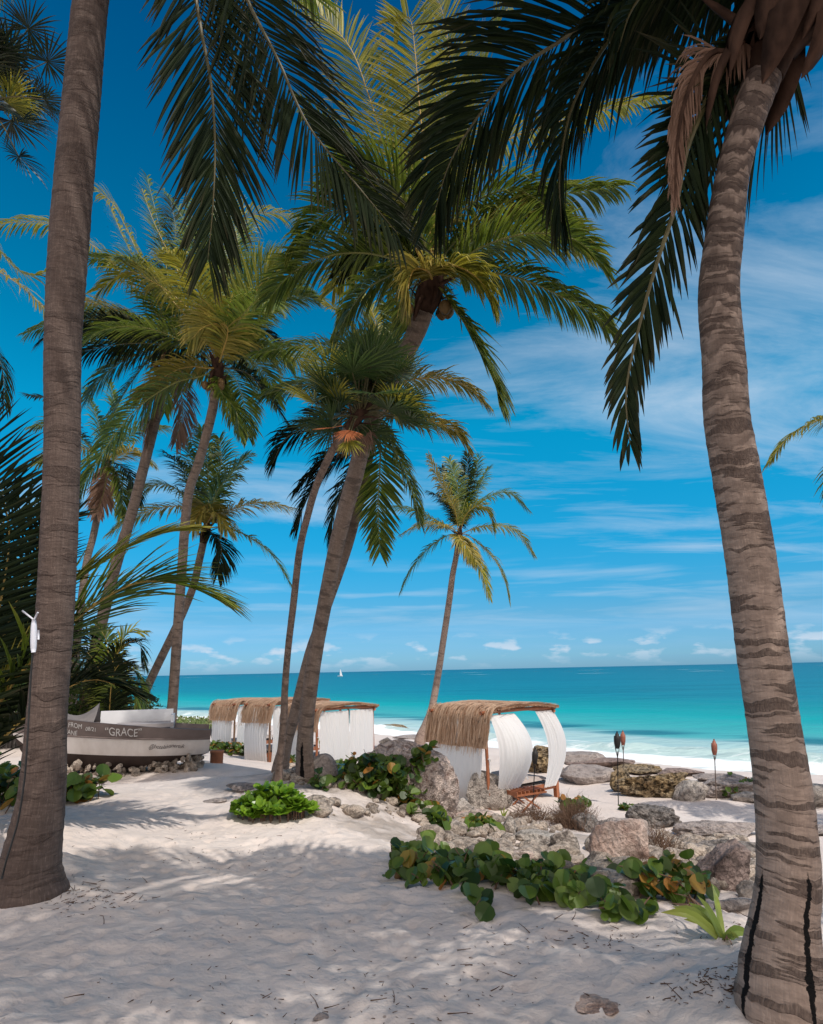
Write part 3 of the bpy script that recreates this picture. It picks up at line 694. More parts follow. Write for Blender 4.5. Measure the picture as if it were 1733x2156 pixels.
SHADE = np.array([(2.9, -1.9, 2.6, .2), (2.8, -1.9, 5.5, .17), (2.5, -1.5, 8.6, .16), (2.1, -1.1, 11.6, .14)])
# ---- nearest palms: the one on the left edge and the banded one on the right edge
GRP = 'coconut palms around the beach path'
rootA, crA, ctA = palm('thick dark brown palm at the left edge with a flared foot',
    [(60, 1884, 152, 5.4), (61, 1869, 138, 5.4), (64, 1820, 116, 5.4), (84, 1701, 93, 5.4), (91, 1640, 86, 5.4), (99, 1508, 76, 5.4), (115, 1310, 71, 5.4), (125, 1123, 69, 5.35), (132, 934, 68, 5.3), (133, 732, 70, 5.25), (146, 503, 75, 5.15), (168, 250, 71, 5.0), (192, 0, 66, 4.8), (215, -160, 62, 4.6)],
    'barkA', 1,
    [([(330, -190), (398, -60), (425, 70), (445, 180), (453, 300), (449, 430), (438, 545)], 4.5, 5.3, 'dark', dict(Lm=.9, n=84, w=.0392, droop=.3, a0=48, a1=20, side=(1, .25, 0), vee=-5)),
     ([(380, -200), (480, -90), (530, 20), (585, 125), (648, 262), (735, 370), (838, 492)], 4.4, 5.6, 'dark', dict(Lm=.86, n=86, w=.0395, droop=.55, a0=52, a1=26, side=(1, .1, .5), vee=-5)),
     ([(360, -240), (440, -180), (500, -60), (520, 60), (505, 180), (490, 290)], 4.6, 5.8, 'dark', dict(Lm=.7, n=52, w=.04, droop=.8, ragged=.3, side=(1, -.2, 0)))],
    GRP, 1.1, 14, n=60, Lm=.9, w=.042, nside=40, step=.03, snap=True, r0=.026, ringamp=.014,
    extra=[(150, 40, 4.2, 95, 'dark'), (215, 35, 4.2, 90, 'dark'), (265, 20, 4.0, 80, 'dark'), (30, 60, 4.2, 50, 'green'), (300, 55, 4.2, 80, 'green'), (110, 62, 4.2, 80, 'green')])

rootB, crB, ctB = palm('light barked palm with dark bands and black splits at its foot, right edge',
    [(1652, 2128, 186, 3.78), (1650, 2085, 172, 3.78), (1648, 2033, 158, 3.8), (1653, 1925, 124, 3.82), (1660, 1839, 118, 3.84), (1650, 1681, 108, 3.86), (1628, 1523, 99, 3.86), (1604, 1365, 98, 3.84), (1580, 1180, 95, 3.8), (1551, 1005, 92, 3.75), (1530, 880, 88, 3.7), (1524, 767, 83, 3.66), (1513, 617, 79, 3.6), (1524, 500, 74, 3.55), (1541, 373, 66, 3.5), (1571, 261, 68, 3.42), (1610, 150, 74, 3.34), (1640, 60, 78, 3.26)],
    'barkB', 2,
    [([(1560, -90), (1420, -45), (1273, 24), (1180, 86), (1086, 149), (1010, 240), (948, 340), (916, 442)], 3.3, 4.7, 'dark', dict(Lm=.86, n=96, w=.0395, droop=.75, a0=70, a1=30, r0=.024)),
     ([(1560, -50), (1450, -30), (1370, 0), (1288, 78), (1235, 160), (1198, 245), (1178, 360), (1182, 470)], 3.3, 4.3, 'dark', dict(Lm=.62, n=80, w=.0395, droop=.9, a0=62, a1=24)),
     ([(1580, -30), (1480, -90), (1390, -50), (1330, 20), (1300, 110)], 3.2, 3.5, 'dark', dict(Lm=.55, n=50, w=.034, droop=.9, ragged=.4)),
     ([(1560, 90), (1500, 110), (1462, 160), (1436, 235), (1424, 320), (1420, 420)], 3.25, 3.35, 'dry', dict(Lm=.20, n=70, w=.016, droop=1.5, a0=45, a1=12, rmat='fibre', side=(1, 0, 0), label='dead brown frond hanging folded beside the trunk')),
     ([(1585, 60), (1520, 150), (1450, 300), (1422, 431), (1380, 562), (1344, 692), (1318, 823), (1326, 935)], 3.3, 3.7, 'dark', dict(Lm=.40, n=62, w=.040, droop=.25, a0=52, a1=20, vee=0, side=(1, .1, 0))),
     ([(1640, 120), (1580, 200), (1520, 210), (1480, 300), (1470, 380)], 3.4, 3.9, 'dark', dict(Lm=.55, n=44, w=.028, droop=.5, a0=60, a1=30))],
    GRP, 1.25, 46, True, n=60, Lm=.8, w=.04, nside=64, step=.018, snap=True, r0=.024, ringamp=.012,
    extra=[(95, 25, 3.6, 70, 'dark'), (140, 45, 4.0, 70, 'green'), (180, 20, 3.8, 60, 'green'), (215, 38, 4.2, 60, 'green'), (245, 24, 4.0, 55, 'green'), (60, 55, 3.8, 60, 'green'), (270, 62, 4.0, 70, 'green'), (200, 70, 4.0, 50, 'green'), (110, 70, 4.0, 60, 'green')])
rootB['label'] = rootB['label']

# ---- the tall palm in the middle
rootC, crC, ctC = palm('tall grey palm with a dark split foot, leaning over the middle of the path',
    [(644, 1642, 46, 11.5), (642, 1600, 37, 11.5), (642, 1568, 34, 11.45), (646, 1510, 31, 11.4), (653, 1452, 31, 11.3), (666, 1365, 30, 11.2), (684, 1271, 30, 11.0), (706, 1159, 31, 10.8), (724, 1085, 33, 10.5), (745, 1010, 34, 10.2), (766, 935, 34, 10.0), (806, 835, 36, 9.8), (850, 750, 38, 9.5), (880, 690, 40, 9.3), (900, 630, 40, 9.1)],
    'barkC', 3,
    [([(900, 420), (892, 300), (884, 231), (874, 110), (862, 37), (830, 50)], 8.8, 8.4, 'lime', dict(Lm=.75, n=60, droop=.25, a0=78, a1=45, side=(1, .1, 0))),
     ([(915, 420), (935, 250), (945, 120), (930, 20), (905, -20)], 9.2, 9.4, 'lime', dict(Lm=.7, n=60, droop=.3)),
     ([(925, 470), (975, 300), (1015, 150), (1055, 40), (1110, -30)], 9.2, 9.4, 'lime', dict(Lm=.8, n=60, droop=.2)),
     ([(865, 500), (835, 380), (806, 298), (776, 200), (735, 97), (657, 11)], 8.9, 8.7, 'lime', dict(Lm=.7, n=58, droop=.45, side=(1, .2, .3))),
     ([(870, 540), (800, 470), (730, 440), (660, 470), (620, 540)], 9.0, 9.2, 'green', dict(Lm=.7, n=56, droop=.9)),
     ([(880, 575), (848, 569), (800, 590), (763, 617), (730, 665), (705, 722)], 8.9, 8.9, 'green', dict(Lm=.5, n=56, droop=.9)),
     ([(940, 585), (1001, 576), (1060, 578), (1121, 595), (1185, 625), (1250, 660), (1298, 706)], 8.9, 9.0, 'green', dict(Lm=.55, n=60, droop=1.2)),
     ([(930, 610), (953, 644), (985, 690), (1015, 750), (1040, 800), (1054, 850)], 8.9, 8.7, 'green', dict(Lm=.6, n=60, droop=.3, a0=60, a1=25)),
     ([(900, 570), (872, 568), (860, 600), (862, 640)], 8.5, 8.3, 'gold', dict(Lm=.5, n=40, droop=1.0)),
     ([(935, 560), (975, 565), (1015, 595), (1035, 640)], 8.5, 8.3, 'lime', dict(Lm=.55, n=46, droop=.9)),
     ([(940, 530), (1004, 470), (1060, 440), (1157, 414), (1240, 400), (1300, 392)], 9.0, 9.0, 'green', dict(Lm=.62, n=60, droop=1.1)),
     ([(930, 500), (990, 430), (1080, 400), (1160, 440), (1215, 500)], 8.8, 8.6, 'green', dict(Lm=.6, n=56, droop=1.0)),
     ([(915, 480), (960, 390), (1060, 300), (1180, 255), (1300, 225), (1410, 200)], 9.3, 10.0, 'lime', dict(Lm=.45, n=60, droop=.9)),
     ([(890, 500), (850, 430), (800, 380), (740, 360), (690, 385)], 8.8, 8.4, 'green', dict(Lm=.75, n=60, droop=.8)),
     ([(880, 520), (810, 470), (740, 400), (700, 300), (640, 230)], 9.2, 9.6, 'green', dict(Lm=.75, n=60, droop=.6)),
     ([(905, 560), (840, 520), (770, 530), (720, 570)], 9.3, 9.8, 'dark', dict(Lm=.6, n=50, droop=.9))],
    GRP, .8, 18, True, n=56, Lm=.65, w=.038, nside=28, step=.04, snap=True, nuts=5, ringamp=.016,
    extra=[(20, 65, 3.4, 60, 'green'), (320, 60, 3.6, 70, 'lime'), (75, 55, 3.4, 70, 'lime'), (280, 40, 3.2, 80, 'green'), (110, 30, 3.0, 80, 'green'), (350, 45, 3.0, 60, 'green')])
rootC2, crC2, ctC2 = palm('second grey palm leaning close behind the tall middle palm',
    [(590, 1622, 36, 12.8), (604, 1560, 25, 12.7), (619, 1510, 23, 12.6), (633, 1452, 22, 12.5), (656, 1365, 22, 12.4), (690, 1271, 20, 12.3), (729, 1159, 21, 12), (749, 1085, 22, 11.8), (766, 1010, 22, 11.6), (781, 930, 22, 11.5), (790, 885, 22, 11.4)],
    'barkC', 4,
    [([(815, 820), (860, 800), (900, 795), (935, 795), (985, 815), (1025, 852)], 11.3, 11.2, 'gold', dict(Lm=.5, droop=.9)),
     ([(830, 870), (880, 878), (920, 890), (955, 903), (985, 940)], 11.2, 11.0, 'gold', dict(Lm=.5, droop=.8)),
     ([(815, 910), (834, 954), (856, 1002), (875, 1055), (884, 1100)], 11.2, 11.0, 'green', dict(Lm=.4, droop=.6)),
     ([(800, 930), (800, 984), (796, 1066), (800, 1162)], 11.2, 11.2, 'green', dict(Lm=.5, droop=.15, a0=62, a1=30)),
     ([(770, 900), (748, 935), (700, 955), (665, 985), (625, 1030)], 11.2, 11.0, 'dark', dict(Lm=.5, droop=.8)),
     ([(760, 880), (700, 875), (650, 895), (600, 925), (573, 978)], 11.2, 11.0, 'dark', dict(Lm=.55, droop=.7)),
     ([(765, 905), (725, 955), (680, 1000), (645, 1050), (625, 1110)], 11.3, 11.3, 'dark', dict(Lm=.5, droop=.6)),
     ([(775, 920), (752, 975), (720, 1030), (703, 1080), (697, 1140)], 11.3, 11.3, 'dark', dict(Lm=.5, droop=.4)),
     ([(770, 820), (735, 760), (690, 732), (620, 728), (540, 745)], 11.4, 11.4, 'green', dict(Lm=.5, droop=1.0)),
     ([(765, 850), (720, 820), (670, 808), (610, 814), (545, 835)], 11.4, 11.4, 'green', dict(Lm=.45, droop=.8)),
     ([(780, 800), (765, 740), (735, 680), (690, 640)], 11.6, 11.7, 'lime', dict(Lm=.5, droop=.7)),
     ([(790, 800), (795, 720), (785, 660), (760, 620)], 11.6, 11.7, 'lime', dict(Lm=.5, droop=.4)),
     ([(800, 800), (825, 730), (830, 680), (815, 640)], 11.6, 11.7, 'green', dict(Lm=.5, droop=.4))],
    GRP, .75, 10, n=48, w=.036, nside=20)

# ---- fan palm on the slim trunk
def fan_palm(label, spec, bark, seed, centre, leaves, rad, mat, group, big=1.0):
    root = empty('fan_palm', W(spec[0][0], spec[0][1], spec[0][3]), label, 'palm tree', group)
    if bark == 'barkD':
        fy = min(1.12, max(.88, G(spec[0][0], spec[0][1])[1] / spec[0][3])); spec = [(a_, b_, c_, d_ * fy) for a_, b_, c_, d_ in spec]; root.location = tuple(G(spec[0][0], spec[0][1]))
    top, d, r = mk_trunk(root, spec, bark, seed, 18, .05, .02)
    cr = crown_mass(root, top, d, r, seed, .6, 8)
    R = np.random.RandomState(seed)
    for k in range(leaves):
        el = math.radians(R.uniform(-35, 88)); a = k * 2.399 + R.rand() * .4
        o = np.array([math.cos(a) * math.cos(el), math.sin(a) * math.cos(el), math.sin(el)])
        hub = top + d * .25 + o * R.uniform(.35, .75) * big + np.array([0, 0, .1])
        mt = mat if R.rand() > .12 else 'lime'
        mk_fan(cr, top + d * R.uniform(.05, .3), hub, rad * R.uniform(.85, 1.12), 30, mt, seed * 100 + k, .22)
    return root, cr, top, d
rootD, crD, tD, dD = fan_palm('slim smooth trunk fan palm rising from the bright green shrub', [(584, 1672, 20, 10.3), (588, 1610, 17, 10.3), (593, 1568, 15.5, 10.3), (598, 1510, 15, 10.3), (600, 1452, 14, 10.3), (607, 1365, 13.5, 10.2), (618, 1271, 14, 10.0), (631, 1159, 14.5, 9.8), (648, 1085, 14.5, 9.6), (671, 1010, 15, 9.3), (708, 935, 17, 9.05), (745, 888, 18, 8.9)], 'barkD', 5,
    None, 74, .60, 'fan', 'fan palms', 1.0)
for k, (x, y, x2, y2) in enumerate(((700, 900, 655, 884), (735, 905, 695, 898), (735, 925, 712, 950))):
    mk_fan(crD, tD + dD * .1, W(x, y, tD[1] - .85), .36, 26, 'rust' if k < 2 else 'lime', 900 + k, .1, 110, label='dead rust-red fan leaf' if k < 2 else None)
for k in range(5):      # dead fans hanging under the crown
    a = k * .63; mk_fan(crD, tD, tD + np.array([math.cos(a) * .22, math.sin(a) * .22, -.12]), .38, 18, 'dry', 950 + k, .6, 120, tilt=.9)
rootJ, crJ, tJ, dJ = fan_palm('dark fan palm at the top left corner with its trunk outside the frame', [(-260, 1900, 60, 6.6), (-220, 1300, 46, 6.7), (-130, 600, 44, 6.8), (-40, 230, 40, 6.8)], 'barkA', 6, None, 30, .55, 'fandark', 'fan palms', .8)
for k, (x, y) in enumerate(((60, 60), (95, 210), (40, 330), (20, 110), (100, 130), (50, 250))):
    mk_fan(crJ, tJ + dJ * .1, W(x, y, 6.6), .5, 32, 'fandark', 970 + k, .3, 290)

# ---- far single palm
D2 = dict(Lm=.62, droop=.8)
palm('lone slender pale palm standing behind the right daybed against the sea',
    [(884, 1562, 24, 27), (895, 1530, 18, 27), (908, 1495, 15, 27), (919, 1440, 14, 27), (931, 1364, 13.5, 26.8), (945, 1271, 13, 26.5), (953, 1210, 12, 26.4), (960, 1174, 11.5, 26.2), (965, 1140, 11, 26)],
    'barkE', 7,
    [([(935, 1106), (912, 1092), (870, 1073), (815, 1064)], 26, 26, 'green'), ([(942, 1108), (893, 1102), (845, 1124)], 25.5, 25, 'gold'), ([(942, 1127), (900, 1156), (866, 1200), (845, 1243)], 26, 25.8, 'green'),
     ([(968, 1132), (985, 1155), (1003, 1185)], 25.4, 25, 'gold'), ([(990, 1129), (1039, 1175), (1062, 1220), (1072, 1265)], 26, 25.6, 'lime'), ([(980, 1140), (1009, 1190), (1030, 1256)], 25.6, 25.2, 'lime'),
     ([(1005, 1110), (1050, 1106), (1090, 1120), (1122, 1166)], 26, 26, 'lime'), ([(980, 1085), (1008, 1064), (1030, 1080), (1040, 1118)], 25.6, 25.2, 'lime'), ([(985, 1080), (1025, 1048), (1070, 1036), (1111, 1072)], 26, 26.2, 'green'),
     ([(978, 1060), (998, 1010), (1008, 960)], 26.4, 27, 'green'), ([(980, 1065), (1010, 1020), (1028, 985)], 26.4, 26.8, 'green'), ([(958, 1075), (935, 1030), (912, 984), (903, 960)], 25.8, 25.6, 'gold'),
     ([(965, 1070), (962, 1020), (945, 966)], 26.4, 27, 'green'), ([(970, 1070), (982, 1010), (985, 955)], 26.6, 27, 'dark'), ([(960, 1080), (930, 1050), (905, 1035)], 26.4, 26.8, 'dark'),
     ([(960, 1070), (940, 1010), (930, 985)], 26.6, 27, 'dark')],
    GRP, .9, 8, n=44, w=.05, fold=False, nside=12, step=.12, K=3, **D2)

# ---- the group at the left
palm('palm with orange flower stalks in its crown, standing upright behind the boat stern',
    [(348, 1590, 27, 17.5), (356, 1540, 24, 17.5), (362, 1500, 21, 17.5), (368, 1420, 20, 17.5), (373, 1347, 20, 17.4), (382, 1216, 19, 17.2), (396, 1048, 18.5, 16.8), (421, 966, 19, 16.6), (448, 862, 19, 16.2), (456, 800, 20, 16)],
    'barkC', 8,
    [([(462, 650), (462, 540), (450, 430)], 16.2, 16.6, 'green', dict(droop=.3)), ([(445, 720), (410, 684), (347, 613), (298, 545), (242, 434), (198, 396)], 15.8, 15.5, 'lime', dict(Lm=.8)),
     ([(430, 690), (373, 628), (317, 590), (268, 572), (209, 610)], 15.5, 15, 'lime', dict(Lm=.8)), ([(480, 720), (515, 669), (548, 600), (597, 560)], 15.5, 15, 'lime', dict(Lm=1.0, droop=.4, a0=75)),
     ([(480, 700), (466, 682), (430, 688), (403, 715)], 15.2, 14.6, 'gold', dict(Lm=.7)), ([(440, 775), (400, 772), (354, 788), (283, 842)], 15.8, 15.4, 'gold', dict(Lm=.6)),
     ([(420, 738), (340, 724), (260, 724), (168, 740)], 16, 16, 'dark', dict(Lm=.9, droop=1.0)), ([(480, 775), (520, 785), (560, 825), (604, 889)], 16, 15.8, 'dark', dict(Lm=.7)),
     ([(466, 825), (496, 863), (505, 915)], 15.8, 15.6, 'green', dict(Lm=.6)), ([(430, 790), (370, 805), (300, 850), (245, 910), (170, 1030)], 15.8, 15.2, 'green', dict(Lm=.8, droop=.8)),
     ([(475, 680), (520, 600), (580, 550), (640, 590)], 16, 16, 'green', dict(Lm=.9)), ([(470, 660), (490, 540), (520, 470)], 16.4, 17, 'green'),
     ([(450, 660), (420, 540), (380, 450), (345, 400)], 16.4, 17, 'green', dict(Lm=.8)), ([(440, 700), (390, 600), (330, 480), (300, 400)], 16.4, 16.8, 'lime', dict(Lm=.8)),
     ([(490, 740), (540, 730), (590, 750), (620, 790)], 16.2, 16.2, 'green'), ([(455, 670), (440, 560), (400, 480)], 16.6, 17, 'dark'),
     ([(480, 700), (540, 640), (610, 610), (660, 620)], 16, 15.8, 'green', dict(Lm=.8)), ([(470, 640), (500, 520), (480, 420), (470, 380)], 16.6, 17, 'green')],
    GRP, 1.0, 14, True, n=48, w=.045, Lm=.75, droop=.7, fold=False, nside=16, step=.08, nuts=6, K=4, extra=[(k * 47, 25 + k * 23 % 55, 4.0, 75, ('green', 'lime', 'green')[k % 3]) for k in range(9)])
palm('palm leaning right, lowest crown behind the boat stern',
    [(272, 1560, 23, 21), (285, 1508, 19, 21), (318, 1430, 17, 21), (358, 1347, 16.5, 20.8), (385, 1290, 16, 20.6), (407, 1235, 15.5, 20.4), (420, 1180, 15, 20.2), (431, 1130, 15, 20)],
    'barkC', 9,
    [([(455, 1085), (500, 1068), (550, 1058), (621, 1070)], 19.8, 19.5, 'gold'), ([(470, 1110), (520, 1128), (570, 1165), (612, 1230)], 20, 20, 'green'), ([(447, 1123), (466, 1150), (458, 1209)], 19.8, 19.6, 'dark'),
     ([(440, 1040), (436, 974), (425, 900)], 20.2, 20.8, 'green'), ([(455, 1041), (485, 1000), (522, 958)], 20, 20, 'green'), ([(448, 1041), (466, 974), (462, 922)], 20.4, 21, 'green'),
     ([(410, 1080), (370, 1065), (300, 1080), (235, 1120)], 20, 19.8, 'lime'), ([(410, 1060), (350, 1020), (290, 1030)], 20.2, 20.4, 'green'), ([(436, 1065), (420, 1080), (405, 1115)], 19.2, 18.8, 'gold', dict(Lm=.7)),
     ([(450, 1080), (465, 1090), (478, 1115)], 19.2, 18.8, 'gold'), ([(420, 1050), (380, 980), (345, 950)], 20.4, 21, 'dark'), ([(430, 1040), (405, 970), (385, 915)], 20.4, 21, 'green')],
    GRP, .8, 10, n=42, w=.05, Lm=.7, droop=.7, fold=False, nside=12, step=.1, K=3)
palm('palm leaning right behind the boat bow, its crown left of the upright one',
    [(168, 1540, 34, 19), (180, 1478, 28, 19), (205, 1350, 24, 19), (242, 1198, 22, 18.8), (276, 1086, 21, 18.5), (310, 955, 20, 18.2), (332, 862, 20, 18), (350, 760, 20, 17.8)],
    'barkC', 10,
    [([(330, 660), (280, 600), (200, 520), (100, 470), (0, 472), (-60, 490)], 17.6, 17, 'lime', dict(droop=1.1)), ([(320, 690), (250, 655), (170, 632), (110, 640)], 17.6, 17.4, 'gold', dict(droop=1.1)),
     ([(360, 640), (340, 500), (310, 372)], 18, 18.4, 'green'), ([(365, 640), (400, 520), (405, 420)], 18, 18.4, 'green'), ([(370, 660), (430, 560), (510, 462), (590, 448), (660, 475)], 17.8, 17.4, 'lime', dict(droop=1.1, Lm=.8)),
     ([(320, 700), (240, 660), (150, 665), (60, 700)], 17.6, 17, 'green', dict(droop=1.0)), ([(330, 740), (280, 800), (240, 870), (215, 950)], 17.6, 17.4, 'green'), ([(340, 780), (320, 850), (310, 930)], 17.6, 17.6, 'dry'),
     ([(370, 780), (385, 860), (370, 930)], 17.6, 17.6, 'dry'), ([(340, 650), (270, 520), (230, 430)], 18, 18, 'lime'), ([(300, 690), (220, 690), (175, 700)], 17.4, 17, 'dark'),
     ([(350, 620), (370, 500), (360, 420)], 18.2, 18.8, 'dark'), ([(330, 650), (290, 560), (190, 540)], 17.6, 17.2, 'green'), ([(300, 740), (230, 780), (180, 840)], 17.2, 17, 'green')],
    GRP, .9, 12, True, n=46, w=.048, Lm=.75, droop=.7, fold=False, nside=12, step=.1, nuts=4, K=3, extra=[(k * 53 + 20, 20 + k * 31 % 60, 4.0, 75, ('green', 'dark', 'lime')[k % 3]) for k in range(9)])
palm('small far palm with a low crown just right of the thick brown trunk',
    [(150, 1540, 22, 25), (160, 1380, 16, 25), (180, 1200, 14.5, 25), (198, 1123, 14, 25), (216, 1030, 14, 25), (222, 990, 14, 25)],
    'barkC', 11,
    [([(215, 930), (205, 880), (180, 820)], 25, 25, 'green'), ([(235, 930), (245, 870), (230, 800)], 25, 25, 'green'), ([(250, 960), (285, 950), (320, 975)], 24.6, 24, 'gold'), ([(245, 975), (275, 1000), (290, 1060)], 24.6, 24.4, 'dark'),
     ([(200, 975), (175, 1010), (165, 1070)], 24.6, 24.4, 'dark'), ([(195, 950), (140, 940), (80, 975)], 25, 25, 'lime'), ([(190, 940), (130, 890), (70, 900)], 25, 25.5, 'green'), ([(250, 940), (300, 900), (350, 900)], 25, 25.5, 'green'),
     ([(225, 985), (220, 1030), (205, 1080)], 24.8, 24.6, 'dry'), ([(240, 985), (258, 1030), (255, 1090)], 24.6, 24.4, 'green'), ([(190, 965), (150, 1000), (100, 1050)], 24.6, 24.4, 'green'), ([(180, 930), (120, 850), (60, 830)], 25.5, 26, 'dark')],
    GRP, .8, 8, n=40, w=.06, Lm=.75, droop=.7, fold=False, nside=10, step=.14, K=3)
# palms whose trunks stand outside the frame but whose fronds reach in
palm('palm beyond the left edge, two yellow-green fronds reaching behind the thick brown trunk',
    [(-420, 1650, 30, 14), (-380, 1200, 24, 14), (-320, 800, 24, 14), (-260, 520, 24, 14)],
    'barkC', 12,
    [([(-120, 500), (0, 572), (60, 615), (120, 680), (150, 740)], 14, 14, 'gold', dict(droop=.9)), ([(-150, 640), (-60, 690), (0, 760), (10, 850)], 14, 14, 'dark'), ([(-200, 420), (-80, 440), (40, 570), (110, 570)], 14.4, 14.6, 'lime')],
    GRP, .9, 10, n=52, w=.045, Lm=.75, droop=.8, fold=False, nside=12, step=.12, K=4, extra=[(200, 30, 3.5, 70, 'green'), (290, 30, 3.5, 70, 'green'), (330, 60, 3.5, 60, 'green')])
palm('palm outside the right edge, the tip of one frond reaching in over the sea',
    [(2010, 1640, 40, 13), (1990, 1400, 26, 13), (1960, 1150, 24, 13), (1930, 960, 24, 13)],
    'barkE', 13,
    [([(1840, 870), (1733, 882), (1690, 900), (1655, 925), (1620, 972)], 13, 13, 'lime', dict(Lm=.5, droop=.8, n=60)), ([(1850, 900), (1790, 960), (1760, 1040)], 12.8, 12.6, 'green')],
    GRP, .9, 8, n=50, w=.045, Lm=.7, droop=.8, fold=False, nside=12, step=.12, extra=[(90, 30, 3.2, 70, 'green'), (30, 50, 3.2, 70, 'green'), (150, 30, 3.2, 70, 'green'), (180, 60, 3.2, 70, 'green')])
palm('palm standing just right of and behind the viewpoint, shading the near sand',
    SHADE, 'barkC', 14, [], GRP, .9, 12, n=90, Lm=.85, w=.05, nside=20, extra=[(k * 26, 18 + (k * 37) % 55, 4.3, 60 + (k * 13) % 30, 'green') for k in (1, 3, 5, 8, 9, 12, 13, 15)])
# young palms, crowns near the ground
def young(label, base, fr, seed, n=50, Lm=.8, w=.045, droop=.25, r0=.02, fold=True, K=4):
    root = empty('young_palm', base, label, 'palm tree', 'young stemless palms')
    m = MB(); m.tube(np.array([base + [0, 0, -.2], base + [0, 0, .1], base + [0, 0, .45]]), [.16, .14, .04], 10)
    st = m.build('trunk', M['fibre'], root)
    cr = MB(); cr.tube(np.array([base + [0, 0, .3], base + [0, 0, .7], base + [0, 0, 1.0]]), [.07, .05, .01], 8); cr = cr.build('crown', M['fibre'], root)
    for i, f in enumerate(fr):
        pts, Y0, Y1, mt = f[:4]; o = dict(dict(Lm=Lm, n=n, w=w, droop=droop, r0=r0, fold=fold, K=K, seed=seed * 40 + i, rmat='rachisgold'), **(f[4] if len(f) > 4 else {}))
        mk_frond(cr, px_path(base + np.array([0, 0, .2]), pts, Y0, Y1), mat=mt, **o)
bI = W(-90, 1790, 6.9); bI[2] = H(bI[0], bI[1])
young('big young palm with an orange leaf stalk behind the thick brown trunk', bI,
    [([(-45, 1580), (0, 1477), (67, 1391), (150, 1312), (215, 1262), (290, 1226), (370, 1228), (450, 1252)], 6.9, 7.2, 'green', dict(Lm=1.05, n=64, t0=.3, rmat='rachisgold', a0=56, a1=24, r0=.03, droop=.28, side=(.1, -.2, 1), vee=0)),
     ([(-55, 1560), (10, 1420), (90, 1290), (180, 1205), (270, 1150), (340, 1122), (392, 1112)], 6.9, 7.6, 'lime', dict(Lm=.72, n=72, t0=.25, a0=42, a1=18, vee=0, droop=.2, side=(.1, -.2, 1))),
     ([(-80, 1550), (-60, 1350), (-45, 1150), (-60, 980), (-110, 860)], 6.8, 6.8, 'dark', dict(Lm=1.0, n=70, a0=78, a1=62, droop=.12, side=(1, 0, 0), vee=0)),
     ([(-75, 1560), (-30, 1400), (5, 1250), (20, 1120), (0, 1010)], 6.9, 7.3, 'dark', dict(Lm=.8, n=70, a0=72, a1=55, droop=.15, side=(1, 0, 0), vee=0)),
     ([(-40, 1620), (30, 1530), (120, 1460), (200, 1430), (290, 1460)], 6.8, 7.2, 'dark', dict(Lm=.6, n=50, t0=.3)),
     ([(-100, 1560), (-110, 1350), (-60, 1180), (30, 1080), (80, 1060)], 7.2, 8.0, 'dark', dict(Lm=.8, n=64, a0=68, a1=52, side=(1, .2, .2), vee=0)),
     ([(-80, 1600), (-30, 1480), (20, 1380), (50, 1330), (120, 1300)], 7.4, 8.2, 'dark', dict(Lm=.7, n=50)),
     ([(-70, 1500), (0, 1360), (60, 1200), (100, 1120), (160, 1080)], 7.2, 8.2, 'dark', dict(Lm=.6, n=50))], 20)
bH = W(228, 1560, 17); bH[2] = H(bH[0], bH[1])
young('dark green young palm behind the boat, arching fronds against the sea', bH,
    [([(230, 1430), (250, 1370), (290, 1350), (305, 1400)], 17, 17, 'dark'), ([(240, 1450), (275, 1410), (300, 1440), (302, 1480)], 17, 17, 'green'), ([(220, 1440), (180, 1370), (140, 1390)], 17, 17, 'dark'),
     ([(228, 1420), (225, 1350), (200, 1310)], 17.2, 17.5, 'green'), ([(238, 1430), (262, 1340), (300, 1330)], 17.2, 17.5, 'lime'), ([(215, 1450), (160, 1420), (130, 1460)], 16.8, 16.6, 'dark'),
     ([(245, 1460), (280, 1450), (290, 1500)], 16.6, 16.4, 'green'), ([(225, 1430), (190, 1340), (150, 1330)], 17.3, 17.6, 'dark'), ([(235, 1440), (250, 1400), (270, 1395)], 16.4, 16, 'dark')], 21, n=40, Lm=.55, w=.05, droop=.7, r0=.016, fold=False, K=3)
bN = W(60, 1520, 20); bN[2] = H(bN[0], bN[1])
young('dark young palm in the thicket half hidden by the thick brown trunk', bN,
    [([(60, 1400), (20, 1330), (-30, 1350)], 20, 20, 'dark'), ([(65, 1390), (60, 1310), (40, 1250)], 20, 20.5, 'dark'), ([(75, 1400), (120, 1340), (170, 1370)], 20, 20, 'dark'), ([(50, 1420), (10, 1400), (-10, 1450)], 19.6, 19.4, 'dark'),
     ([(80, 1420), (150, 1390), (180, 1440)], 19.6, 19.4, 'green'), ([(70, 1380), (100, 1290), (140, 1260)], 20.4, 21, 'dark')], 22, n=40, Lm=.9, w=.07, droop=.6, fold=False, K=3)
